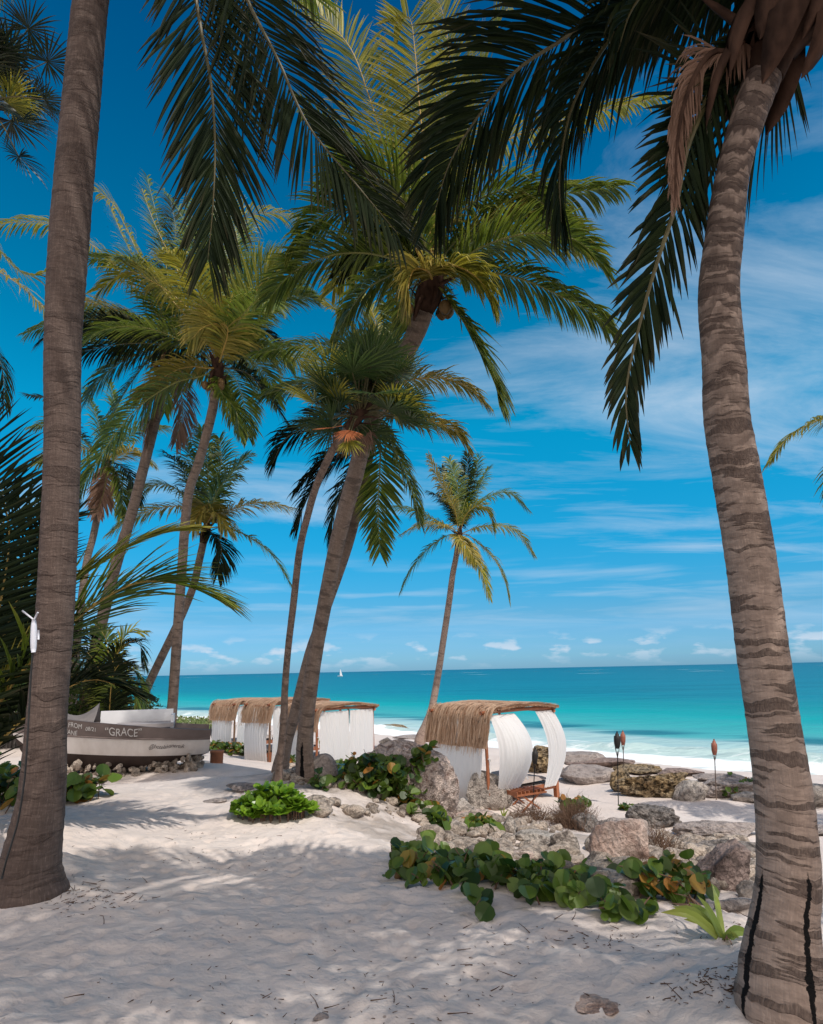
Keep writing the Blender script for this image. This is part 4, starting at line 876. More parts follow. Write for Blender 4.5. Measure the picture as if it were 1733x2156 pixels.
# ------------------------------------------------------------------ rocks
def _ico(sub):
    import bmesh
    b = bmesh.new(); bmesh.ops.create_icosphere(b, subdivisions=sub, radius=1)
    v = np.array([x.co[:] for x in b.verts]); f = [tuple(q.index for q in p.verts) for p in b.faces]; b.free(); return v, f
ICO = {k: _ico(k) for k in (2, 3, 4, 5)}
def rock_mesh(size, seed, sub=4, cuts=9, rough=.16, crag=0.0):
    v, f = ICO[sub]; v = v.copy(); R = np.random.RandomState(seed)
    for k in range(cuts):
        n = unit(R.randn(3) * [1, 1, .9]); d = R.uniform(.52, .86); p = v @ n
        v -= np.maximum(0, p - d)[:, None] * n * .93
    o = R.rand(3) * 50
    nz = (vn3(v * 1.7 + o, 1) - .5) * 1.0 + (vn3(v * 4.1 + o, 2) - .5) * .55 + (vn3(v * 9 + o, 3) - .5) * .36 + (vn3(v * 19 + o, 4) - .5) * .2
    if crag: nz = nz - crag * np.clip(vn3(v * 6 + o, 5) - .52, 0, 1) * 3 - crag * np.clip(vn3(v * 13 + o, 6) - .5, 0, 1) * 1.2
    v = v * (1 + rough * nz)[:, None]
    mn = v.min(0); mxx = v.max(0); v = (v - (mn + mxx) / 2) / ((mxx - mn) / 2)
    return v * np.asarray(size), f
def rock(cx, yb, w, h, mat, label, seed, sub=4, bury=.28, rough=.16, crag=0, cuts=9, group='limestone rocks on the beach', deep=.8, name='rock', cat='rock', dy=0):
    g = G(cx, yb); dp = depth(g); hw = w * .5 * dp / F; hh = h * dp / F; hh = hh if (h > .7 * w or mat == 'rbig') else max(hh * .5, hh - .7 * hw * deep * 2 * (CAMZ - g[2]) / g[1])      # part of its picture height is its depth, seen from above
    hz = hh / (2 - 2 * bury) ; dd = hw * deep
    Yc = g[1] + dd * .75 + dy; x = (g[0] / g[1]) * Yc
    V, f = rock_mesh((hw, dd, hz), seed, sub, cuts, rough, crag)
    zc = min(H(x, Yc), g[2] + .15) + hz * (1 - 2 * bury)
    m = MB(); m.add(V + np.array([x, Yc, zc]), f)
    o = m.build(name, M[mat], None, (x, Yc, zc), smooth=(rough < .2 and not crag)); tag(o, label, cat, group)
    return o
RK = [
 (845, 1694, 258, 134, 'rbig', 'huge pitted pink and grey boulder with leaves climbing its left side, biggest on the beach', dict(sub=5, rough=.2, deep=.55, cuts=6, bury=.42)),
 (1030, 1704, 100, 74, 'rgrey', 'pointed pale grey boulder leaning in front of the right daybed', dict(sub=4)),
 (968, 1716, 62, 40, 'rgrey', 'rounded grey rock at the right foot of the huge boulder', {}),
 (1000, 1724, 90, 26, 'rpink', 'low rough pinkish rock below the pointed grey boulder', {}),
 (1312, 1838, 138, 104, 'rpink', 'large lopsided pink and white boulder above the sea grape', dict(sub=5, rough=.14, cuts=12)),
 (1372, 1836, 56, 44, 'rgrey', 'cream rock leaning on the right side of the pink boulder', {}),
 (1524, 1874, 112, 90, 'rbrown', 'square dark brown boulder with a split top beside the banded palm', dict(sub=5, cuts=8, rough=.22)),
 (1375, 1744, 112, 54, 'rdark', 'jagged dark grey rock under the middle torch pair', dict(sub=5, rough=.38)),
 (1322, 1776, 130, 64, 'rslab', 'broad dull grey hump right behind the pink boulder', dict(sub=5, rough=.3)),
 (1515, 1766, 200, 42, 'rslab', 'long flat grey slab lying on the white sand', dict(rough=.25, sub=5, deep=.5, bury=.4)),
 (1530, 1800, 200, 42, 'rdark', 'dark ledge of rock below the long flat slab', dict(rough=.34, sub=5, deep=.5, bury=.4)),
 (1380, 1680, 168, 62, 'rgold', 'golden brown reef rock full of holes near the torches', dict(sub=5, rough=.34, crag=.7, deep=.6)),
 (1310, 1668, 50, 50, 'rgold', 'small golden reef rock just right of the torch pair', dict(rough=.3, crag=.3)),
 (1456, 1686, 80, 48, 'rgrey', 'white and purple-grey round topped rock between reef rock and far torch', {}),
 (1545, 1678, 170, 52, 'rslab', 'layered grey shelf rock behind the far torch', dict(rough=.25, sub=5, deep=.6)),
 (1577, 1690, 74, 26, 'rgrey', 'low pale rock touching the banded trunk beside the small green bush', {}),
 (1238, 1650, 122, 42, 'rslab', 'grey boulder on the sand right of the right daybed', dict(sub=5)),
 (1228, 1612, 120, 34, 'rslab', 'tawny rock ridge at the edge of the surf', dict(rough=.2)),
 (1145, 1628, 90, 60, 'rgold', 'craggy golden rock seen through the open side of the right daybed', dict(sub=5, rough=.34, crag=.7)),
 (1722, 1702, 96, 56, 'rgrey', 'grey boulder at the right edge beyond the banded trunk', {}),
 (1712, 1760, 110, 26, 'rslab', 'low slab at the right edge beyond the banded trunk', {}),
 (682, 1652, 62, 62, 'rslab', 'smooth grey rock tucked against the right side of the tall palm foot', dict(cuts=5, rough=.1)),
 (506, 1668, 62, 18, 'rslab', 'flat grey stone lying on the path behind the bright green shrub', {}),
 (452, 1690, 52, 9, 'rslab', 'thin half buried stone left of the flat grey stone', dict(bury=.4)),
 (203, 1652, 44, 18, 'rslab', 'low stone behind the round-leaved plant near the boat', {}),
 (1268, 2136, 120, 13, 'rpink', 'half buried reddish stone low on the sand near the banded palm foot', dict(bury=.60, rough=.34, cuts=5)),
 (676, 2160, 34, 14, 'rslab', 'small dark stone at the bottom edge of the path', {}),
 (826, 1548, 84, 26, 'rgold', 'golden shoreline rock left of the lone palm', dict(rough=.3, crag=.3)),
 (815, 1566, 34, 15, 'rdark', 'small dark stone between the left daybeds and the lone palm', {}),
 (870, 1556, 90, 12, 'rslab', 'low grey shore slab at the foot of the lone palm', {}),
 (1074, 1753, 30, 33, 'rgrey', 'upright wedge of grey stone among the rubble', {}),
 (1128, 1779, 96, 34, 'rgrey', 'long low pale rock in the rubble left of the pink boulder', {}),
 (1190, 1799, 62, 44, 'rgrey', 'pale rock touching the left of the pink boulder', {}),
 (949, 1753, 44, 27, 'rgrey', 'rounded stone between the two patches of yellow-green leaves', {}),
 (1157, 1814, 44, 26, 'rgrey', 'cream stone below the long low pale rock', {}),
 (1101, 1812, 46, 24, 'rpink', 'pinkish stone right above the sea grape row', {}),
 (1397, 1867, 88, 24, 'rgrey', 'pale flat rock behind the dark green leaves', dict(bury=.4)),
 (1555, 1922, 108, 34, 'rslab', 'low rock touching the left side of the banded trunk', dict(deep=.5)),
 (1412, 1834, 50, 36, 'rgold', 'small golden stone between pink boulder and brown boulder', {}),
 (1503, 1877, 26, 26, 'rgrey', 'small pointed stone in front of the square brown boulder', {}),
 (1578, 1892, 50, 36, 'rgrey', 'grey stone wedged beside the banded trunk', {}),
 (1235, 1752, 60, 40, 'rdark', 'dark stone under the dry brown bush', {}),
 (1060, 1730, 34, 18, 'rgrey', 'little white stone behind the upright wedge', {}),
 (905, 1722, 40, 24, 'rgrey', 'stone in the shade at the lower left of the huge boulder', {}),
 (1455, 1800, 60, 28, 'rslab', 'grey stone left of the square brown boulder', {}),
 (1340, 1862, 50, 22, 'rslab', 'flattened grey stone under the front of the pink boulder', {}),
 (1196, 1592, 90, 20, 'rgold', 'brown rock ledge wet by the surf just right of the right daybed', dict(rough=.34, crag=.4)),
 (1262, 1616, 150, 26, 'rbrown', 'tawny brown shelf of rock sloping to the surf left of the torch pair', dict(rough=.3, sub=5, deep=.6)),
 (1345, 1632, 110, 24, 'rgold', 'low honeycombed ledge behind the golden reef rock', dict(rough=.34, crag=.5)),
 (1432, 1636, 110, 22, 'rbrown', 'brown ledge at the waterline behind the round topped rock', dict(rough=.3, deep=.6)),
 (1515, 1646, 120, 22, 'rslab', 'grey ledge at the waterline behind the layered shelf rock', dict(rough=.3, deep=.6)),
 (1600, 1656, 100, 22, 'rslab', 'grey ledge at the waterline half hidden by the banded trunk', dict(rough=.3, deep=.6)),
 (1690, 1672, 100, 22, 'rbrown', 'brown ledge at the waterline near the right edge', dict(rough=.3, deep=.6)),
]
for i, (cx, yb, w, h, mt, lb, o) in enumerate(RK): rock(cx, yb, w, h, mt, lb, 300 + i, **o)
# rubble between the rocks: nobody could count it
def rubble():
    R = np.random.RandomState(5); m = MB(); V0, F0 = ICO[2]; n = 0
    protos = [rock_mesh((1, .85, .65), 700 + k, 2, 7, .2)[0] for k in range(14)]
    while n < 3600:
        if n < 3000: px = R.uniform(880, 1620); py = R.uniform(1690, 1915)
        else: px = R.uniform(590, 960); py = R.uniform(1570, 1720)
        g = G(px, py) if R.rand() < 0 else None
        d = _f * F + _r * (px - 866.5) + _u * (1077.5 - py); d = d / d[1]
        ys = np.arange(4, 22, .15); z = CAMZ + d[2] * ys; hh = hgt(d[0] * ys, ys, False); k = np.argmax(z < hh); y = ys[k]; x = d[0] * y
        s = float(shore(np.array([x]), np.array([y]))[0]); n += 1
        if not (15.5 < s < 24.6): continue
        if vn2(np.array([x * .9]), np.array([y * .9]), 77)[0] < .33: continue
        sz = .016 + .19 * R.rand() ** 3.4; a = R.rand() * 6.28; c_, s_ = math.cos(a), math.sin(a)
        V = protos[R.randint(14)] * sz * np.array([1, R.uniform(.7, 1), R.uniform(.6, 1)])
        V = np.stack([V[:, 0] * c_ - V[:, 1] * s_, V[:, 0] * s_ + V[:, 1] * c_, V[:, 2]], 1)
        m.add(V + np.array([x, y, H(x, y) + sz * .25]), F0)
    o = m.build('rubble', M['rtan'], None, (2, 9, 2)); tag(o, kind='stuff', label='loose pale limestone rubble between the boulders')
rubble()

# ------------------------------------------------------------------ plants
def disc_leaf(m, c, nrm, up, r, R, cup=.12, n=10, asp=1.0, v=None, mi=0):
    nrm = unit(nrm); A = unit(np.cross(nrm, up)); B = np.cross(A, nrm)
    a = np.linspace(0, 2 * math.pi, n, endpoint=False) + .3
    rr = r * (1 + .05 * np.sin(3 * a + R.rand() * 6))
    x = np.cos(a) * rr * asp; y = np.sin(a) * rr
    z = np.abs(x) * cup * 1.5
    V = np.concatenate([[c + B * r * .35], [c], [c - B * r * .55], c + A * x[:, None] + B * y[:, None] + nrm * z[:, None]])
    f = []
    for k in range(n):
        k2 = (k + 1) % n; mid = a[k] + math.pi / n; yy = math.sin(mid)
        ce = 0 if yy > .4 else (2 if yy < -.6 else 1)
        f.append((ce, 3 + k, 3 + k2))
    # close the seams between the three midrib points
    for k in range(n):
        pass
    v = R.rand() if v is None else v
    uu = np.concatenate([[.2, .2, .2], np.full(n, .75)])
    m.add(V, [(1, 3 + k, 3 + (k + 1) % n) for k in range(n)], np.stack([uu, np.full(len(V), v)], 1), mi)
def grape(label, pts, nst, hgt_, lr, seed, spread=.3, old=.1, group='sea grape plants', per=7, on=None, name='sea_grape'):
    """creeping plant: pts = picture points its stems root at"""
    R = np.random.RandomState(seed); gs = [np.array(on(p)) if on else G(*p) for p in pts]; base = np.mean(gs, 0)
    root = empty(name, base, label, 'plant', group); lf = MB()
    for k in range(nst):
        q = R.rand() * (len(gs) - 1); i = int(q); p = gs[i] + (gs[min(i + 1, len(gs) - 1)] - gs[i]) * (q - i)
        p = p + np.array([R.randn() * spread * .45, R.randn() * spread * .45, 0])
        if not on: p[2] = H(p[0], p[1])
        p[2] += .01
        a = R.rand() * 6.28; L = hgt_ * R.uniform(.6, 1.5); o = np.array([math.cos(a), math.sin(a), 0])
        P = [p, p + o * L * .35 + [0, 0, L * .5], p + o * L * .8 + [0, 0, L * R.uniform(.45, .95)]]
        P = resample(np.array(P), 8); lf.tube(P, np.linspace(.008, .004, 8), 4, mi=2)
        for j in range(per):
            t = R.uniform(.25, 1); c = P[int(t * 7)] + R.randn(3) * .03 * np.array([1, 1, .6]); c[2] = max(c[2], p[2] + .03)
            nrm = np.array([R.randn() * .55, R.randn() * .55 - .35, .75]) + o * .3
            c = c + unit(np.cross(nrm, R.randn(3))) * lr * .9
            if not on: c[2] = max(c[2], H(c[0], c[1]) + .035)
            rr = lr * R.uniform(.4, 1.2)
            disc_leaf(lf, c, nrm, np.array([0.1, .2, 1]) + R.randn(3) * .3, rr, R, R.uniform(.05, .3), mi=int(R.rand() < old))
    lf.build('foliage', [M['grape'], M['grapeold'], M['twig']], root, smooth=False)
    return root
_b = C.objects['rock'] if 'rock' in C.objects else None
def on_boulder(p):
    """points on the front of the huge boulder"""
    d = _f * F + _r * (p[0] - 866.5) + _u * (1077.5 - p[1]); d = unit(d)
    o = _b; bpy.context.view_layer.update()
    hit, loc, n, i = o.ray_cast(Vector(CAM) - o.location, Vector(d))
    if hit:
        q = np.array(loc) + np.array(o.location) - d * .03
        g = G(*p); return q if q[1] < g[1] + .3 else g
    return G(*p)
grape('dark sea grape scrambling up the left side of the huge pitted boulder', [(685, 1672), (700, 1640), (715, 1615), (740, 1630), (745, 1665), (770, 1640), (790, 1615), (800, 1655), (780, 1680), (820, 1630), (840, 1660), (830, 1685), (860, 1680)], 105, .20, .08, 41, .30, .04, on=on_boulder, per=8)
grape('sea grape stem with pale green leaves reaching right across the huge boulder', [(840, 1640), (870, 1615), (890, 1608), (870, 1640)], 12, .25, .085, 42, .12, .08, on=on_boulder)
grape('sea grape with red and yellow leaves trailing below the huge boulder', [(845, 1700), (870, 1706), (895, 1712), (915, 1728)], 20, .15, .09, 43, .2, .15)
grape('small sea grape patch with a red-brown leaf left of the rounded stone', [(905, 1735), (925, 1745)], 9, .13, .1, 44, .13, .15)
grape('low yellow-green sea grape patch right of the rounded stone', [(985, 1752), (1015, 1752), (1035, 1748)], 12, .12, .11, 45, .14, .2)
grape('left end of the sea grape row in front, one dark leaf jutting over the sand', [(860, 1812), (890, 1820), (930, 1838), (960, 1850)], 22, .15, .072, 46, .5, .04, per=6)
grape('sea grape of big glossy leaves in the front row, tall leaves standing up', [(950, 1840), (1000, 1862), (1050, 1868), (1010, 1835)], 27, .17, .074, 47, .5, .04, per=6)
grape('dense middle clump of the front sea grape row below the pink boulder', [(1080, 1880), (1130, 1885), (1180, 1890), (1130, 1860), (1180, 1868)], 27, .12, .07, 48, .5, .05, per=6)
grape('dark sea grape at the right end of the front row before the square brown boulder', [(1210, 1892), (1260, 1900), (1310, 1905), (1260, 1880), (1340, 1895)], 26, .10, .066, 49, .5, .05, per=6)
grape('thin leafy creeper between the front row and the strap-leaved lily', [(1370, 1900), (1410, 1890), (1450, 1880)], 24, .2, .06, 50, .24, .2)
grape('round-leaved sea grape at the right side of the thick brown trunk', [(140, 1682), (165, 1684), (190, 1682)], 15, .32, .095, 51, .14, .2)
grape('dark sea grape at the left edge behind the thick brown trunk', [(-20, 1700), (10, 1690), (30, 1680), (-40, 1720)], 34, .5, .09, 52, .3, .05)
grape('sea grape hedge in front of the far left daybed with a few yellow leaves', [(450, 1582), (480, 1584), (515, 1590), (550, 1592)], 60, .38, .10, 53, .4, .12)
grape('small sea grape behind the tall palm foot', [(600, 1605), (615, 1612)], 14, .3, .09, 54, .15, .3)
grape('small sea grape growing from the top of the dry brown bush', [(1195, 1715), (1215, 1712), (1235, 1712)], 12, .4, .085, 55, .12, .1)
grape('sprig of green leaves beside the foot of the dark torch', [(1310, 1704), (1322, 1706)], 6, .16, .06, 56, .08, .1)
grape('small bright bush on the shelf rock behind the far torch', [(1530, 1680), (1548, 1676), (1560, 1672)], 24, .42, .06, 57, .2, .1)

def leaf_strip(m, P, w, sv, R, prof=(.5, .9, 1, .7, .05), fold=.25):
    P = resample(np.array(P), 9); T = np.gradient(P, axis=0); T /= np.linalg.norm(T, axis=1)[:, None]
    S = np.array([unit(np.cross(t, sv)) for t in T]); N_ = np.cross(S, T)
    wd = np.interp(np.linspace(0, 1, 9), np.linspace(0, 1, len(prof)), prof)[:, None] * w
    V = np.stack([P - S * wd, P - N_ * wd * fold, P + S * wd], 1)
    uv = np.stack([np.broadcast_to(np.linspace(0, 1, 9)[:, None], (9, 3)), np.full((9, 3), R.rand())], -1)
    m.grid(V, uv)
def rosette_shrub(label, cpx, rad, n, seed):
    g = G(*cpx); R = np.random.RandomState(seed); root = empty('beach_shrub', g, label, 'shrub'); m = MB(); st = MB()
    for k in range(n):
        a = R.rand() * 6.28; q = math.sqrt(R.rand()) * rad; x = g[0] + math.cos(a) * q; y = g[1] + .35 + math.sin(a) * q * .55
        z = H(x, y); h = .03 + .30 * (1 - (q / rad) ** 2) * R.rand() ** .6; c = np.array([x, y, z + h])
        m.tube(np.array([[x, y, z - .02], c]), .008, 4, mi=1)
        ax = unit(np.array([math.cos(a) * .5 * q / rad, math.sin(a) * .5 * q / rad - .25, 1]))
        for j in range(15):
            b = j * 2.4; el = R.uniform(.15, 1.2)
            o = np.array([math.cos(b), math.sin(b), 0]); d = unit(o * math.cos(el) + ax * math.sin(el)); L = R.uniform(.11, .17)
            leaf_strip(m, [c, c + d * L * .5 + ax * .01, c + d * L - ax * .012], L * .26, ax, R, (.25, .45, .85, 1.0, .35), .2)
    m.build('foliage', [M['lush'], M['twig']], root, smooth=False)
rosette_shrub('bright lime green shrub of glossy rosettes at the foot of the slim trunk', (560, 1738), .46, 74, 61)
def strap_plant(label, base, tips, Y, w, seed, mat='blade', name='strap_leaf_plant', dead=(), lift=.15):
    g = G(*base); R = np.random.RandomState(seed); root = empty(name, g, label, 'plant'); m = MB(); dm = MB()
    for k, (x, y, dy) in enumerate(tips):
        p = W(x, y, g[1] + dy); p[2] = max(p[2], H(p[0], p[1]) + .02); mid = (g + p) / 2 + np.array([0, 0, lift * np.linalg.norm(p - g)])
        leaf_strip(dm if k in dead else m, [g + [0, 0, -.02], mid, p], w * R.uniform(.8, 1.2) * (.5 if k in dead else 1), np.array([.3, -1, .3]), R, (.75, 1, 1, .75, .04))
    m.build('leaf', M[mat], root, smooth=False)
    if dm.n: dm.build('dry_leaf', M['dry'], root, smooth=False)
strap_plant('spider lily with long strap leaves lying toward the banded palm foot', (1524, 1980),
    [(1467, 1884, .1), (1450, 1900, .2), (1416, 1908, .15), (1392, 1920, .05), (1584, 1992, .05), (1560, 2010, -.1), (1420, 1880, .5), (1500, 1860, .4), (1440, 1935, .1), (1412, 1900, .3), (1545, 2005, -.2)], 0, .028, 71, dead=(6, 9, 10))
strap_plant('upright sword-leaved sprout between tall palm and huge boulder', (689, 1612),
    [(663, 1533, 0), (694, 1536, 0), (712, 1541, 0), (672, 1580, -.1), (706, 1560, .1), (700, 1545, .2)], 0, .035, 72, lift=.02)
strap_plant('second sword-leaved sprout right of the first, behind the huge boulder', (722, 1600),
    [(724, 1540, 0), (741, 1558, 0), (752, 1560, 0), (712, 1560, 0), (768, 1552, .3), (779, 1553, .3)], 0, .035, 73, lift=.02)
strap_plant('single upright banana-like leaf beside the slanting trunk behind the boat', (262, 1530), [(264, 1462, 0), (256, 1490, 0), (272, 1500, 0)], 0, .08, 74, lift=.02)
strap_plant('lone tuft of green blades in the rubble behind the upright wedge', (1060, 1722), [(1052, 1700, 0), (1062, 1697, 0), (1071, 1702, 0), (1066, 1706, 0), (1056, 1706, 0)], 0, .014, 75, lift=.05)
def bush(label, cpx, Y, rx, ry, rz, n, ls, seed, mat='shrub', zc=None, lab2='shrub', name='bush'):
    p = W(cpx[0], cpx[1], Y); gz = H(p[0], p[1]); R = np.random.RandomState(seed); root = empty(name, (p[0], p[1], gz), label, lab2, 'leafy thicket behind the boat' if name == 'bush' else None)
    c = np.array([p[0], p[1], (p[2] if zc is None else gz + zc)]); st = MB(); m = MB()
    for k in range(9):
        e = c + R.randn(3) * np.array([rx, ry, rz]) * .45; st.tube(resample(np.array([[p[0] + R.randn() * .1, p[1], gz - .1], (c + [0, 0, -rz * .6]) * .5 + e * .5, e]), 7), np.linspace(.03, .008, 7), 5)
    cl = R.randn(26, 3); cl /= np.linalg.norm(cl, axis=1)[:, None]; cl *= R.uniform(.55, 1, 26)[:, None]
    pos = cl[R.randint(26, size=n)] + R.randn(n, 3) * .2
    pos = c + pos * np.array([rx, ry, rz]); pos[:, 2] = np.maximum(pos[:, 2], gz + .03)
    d = R.randn(n, 3) + np.array([0, -.3, -.1]); d /= np.linalg.norm(d, axis=1)[:, None]
    s_ = np.cross(d, R.randn(n, 3)); s_ /= np.linalg.norm(s_, axis=1)[:, None]; L = ls * R.uniform(.6, 1.3, n)[:, None]
    V = np.stack([pos, pos + d * L * .5 + s_ * L * .22, pos + d * L, pos + d * L * .5 - s_ * L * .22], 1).reshape(-1, 3)
    idx = np.arange(n * 4).reshape(n, 4); r = R.rand(n)
    m.add(V, [tuple(q) for q in idx], np.stack([np.tile([0, .5, 1, .5], n), np.repeat(r, 4)], 1))
    st.build('trunk', M['twig'], root); m.build('foliage', M[mat], root, smooth=False)
bush('dense green shrub behind the boat bow at the far left', (15, 1462), 17.5, 1.5, 1.0, .95, 4200, .12, 81)
bush('green shrub just left of the slanting trunks behind the boat', (245, 1494), 18.5, 1.0, .8, .5, 2600, .11, 82)
bush('shrub with yellowish leaves behind the grey canvas on the boat', (165, 1470), 18.2, 1.1, .8, .75, 3000, .12, 83)
bush('tall dark leafy tree rising behind the big young palm', (-70, 1290), 21, 2.6, 1.6, 2.6, 8000, .2, 84, 'shrub')
bush('low rounded shrub right of the slanting trunks', (300, 1518), 20, .9, .7, .28, 1600, .1, 85)
def dry_bush(label, cpx, w, h, n, seed, gr='dry brown bushes among the rocks'):
    g = G(*cpx); R = np.random.RandomState(seed); m = MB(); x0 = w * depth(g) / F / 2; hh = h * depth(g) / F
    for k in range(n):
        a = R.randn(2); p = np.array([g[0] + a[0] * x0 * .4, g[1] + .2 + a[1] * .22, 0]); p[2] = H(p[0], p[1]) + .02
        d = np.array([R.randn() * .5 + a[0] * .2, R.randn() * .4, 1]); L = hh * R.uniform(.35, 1.1) * math.exp(-a[0] ** 2 * .25)
        P = [p]; d = unit(d)
        for j in range(4):
            d = unit(d + R.randn(3) * .35); P.append(P[-1] + d * L / 4)
        m.tube(np.array(P), np.linspace(.0045, .002, 5), 3, False)
    o = m.build('dry_bush', M['twig'], None, g); tag(o, label, 'bush', gr)
dry_bush('thick dry brown bush in front of the right daybed between two torches', (1215, 1745), 105, 70, 900, 91)
dry_bush('sparse dry twigs around the foot of the nearest torch', (1120, 1730), 120, 40, 420, 92)
dry_bush('thin brown stalks standing in the gap right of the pink boulder', (1400, 1800), 70, 70, 180, 93)
dry_bush('wispy dry twigs in front of the pink boulder', (1365, 1866), 60, 60, 60, 94)
def creeper():
    R = np.random.RandomState(12); m = MB(); n = 16000; px = R.uniform(240, 470, n); py = 1486 + 62 * R.rand(n) ** 1.5; d = _f[None] * F + _r[None] * (px - 866.5)[:, None] + _u[None] * (1077.5 - py)[:, None]; d = d / d[:, 1:2]
    ys = np.arange(14, 80, .25); best = np.full(n, 40.0); done = np.zeros(n, bool)
    for y in ys:
        z = CAMZ + d[:, 2] * y; h = hgt(d[:, 0] * y, np.full(n, y), False); hit = (z < h) & ~done; best[hit] = y; done |= hit
    p = d * best[:, None]; ok = done & (vn2(p[:, 0] * .7, p[:, 1] * .7, 5) > .22) & (best > 17) & (shore(p[:, 0], p[:, 1]) > 4.5); p = p[ok]; n = len(p); p[:, 2] = hgt(p[:, 0], p[:, 1], False) + R.rand(n) * .3
    dd = R.randn(n, 3); dd[:, 2] = np.abs(dd[:, 2]) * .5; dd /= np.linalg.norm(dd, axis=1)[:, None]; s_ = np.cross(dd, R.randn(n, 3)); s_ /= np.linalg.norm(s_, axis=1)[:, None]; L = R.uniform(.10, .28, n)[:, None]
    V = np.stack([p, p + dd * L * .5 + s_ * L * .3, p + dd * L, p + dd * L * .5 - s_ * L * .3], 1).reshape(-1, 3)
    m.add(V, [tuple(q) for q in np.arange(n * 4).reshape(n, 4)], np.stack([np.tile([0, .5, 1, .5], n), np.repeat(R.rand(n), 4)], 1))
    o = m.build('ground_cover', M['cover'], None, (-8, 24, 2), smooth=False); tag(o, kind='stuff', label='low green beach creeper covering the dune behind the boat')
creeper()
def litter():
    R = np.random.RandomState(3); m = MB()
    def bit(x, y, L):
        z = H(x, y) + .006; a = R.rand() * 6.28; d = np.array([math.cos(a), math.sin(a), R.uniform(0, .3)]); s = np.array([-math.sin(a), math.cos(a), 0]) * R.uniform(.4, 1) + [0, 0, R.uniform(-.3, .5)]
        P = [np.array([x, y, z]), np.array([x, y, z]) + d * L * .5 + s * L * .12, np.array([x, y, z]) + d * L * .9 + s * L * .35]
        m.tube(resample(np.array(P), 5), np.linspace(.0028, .0012, 5) * (1 + L * 4), 3, False)
    for (cx, cy, sx, sy, n) in ((150, 1905, 90, 30, 90), (250, 1890, 160, 40, 60), (1520, 2090, 140, 30, 130), (1600, 2120, 90, 25, 70), (900, 2010, 500, 120, 110), (1250, 1960, 200, 30, 70), (700, 2100, 500, 60, 60), (1540, 1950, 60, 40, 40), (450, 1780, 300, 60, 60)):
        for k in range(n):
            px = cx + R.randn() * sx * .5; py = cy + R.randn() * sy * .5
            if py < 1600 or py > 2300: continue
            d = _f * F + _r * (px - 866.5) + _u * (1077.5 - py); d = d / d[1]; y = (2.62 - CAMZ) / d[2]
            if 2.5 < y < 14: bit(d[0] * y, y, R.uniform(.008, .035) if R.rand() < .88 else R.uniform(.05, .12))
    o = m.build('leaf_litter', M['litter'], None, (0, 6, 2.6)); tag(o, kind='stuff', label='dry leaf scraps and twigs scattered on the sand')
litter()
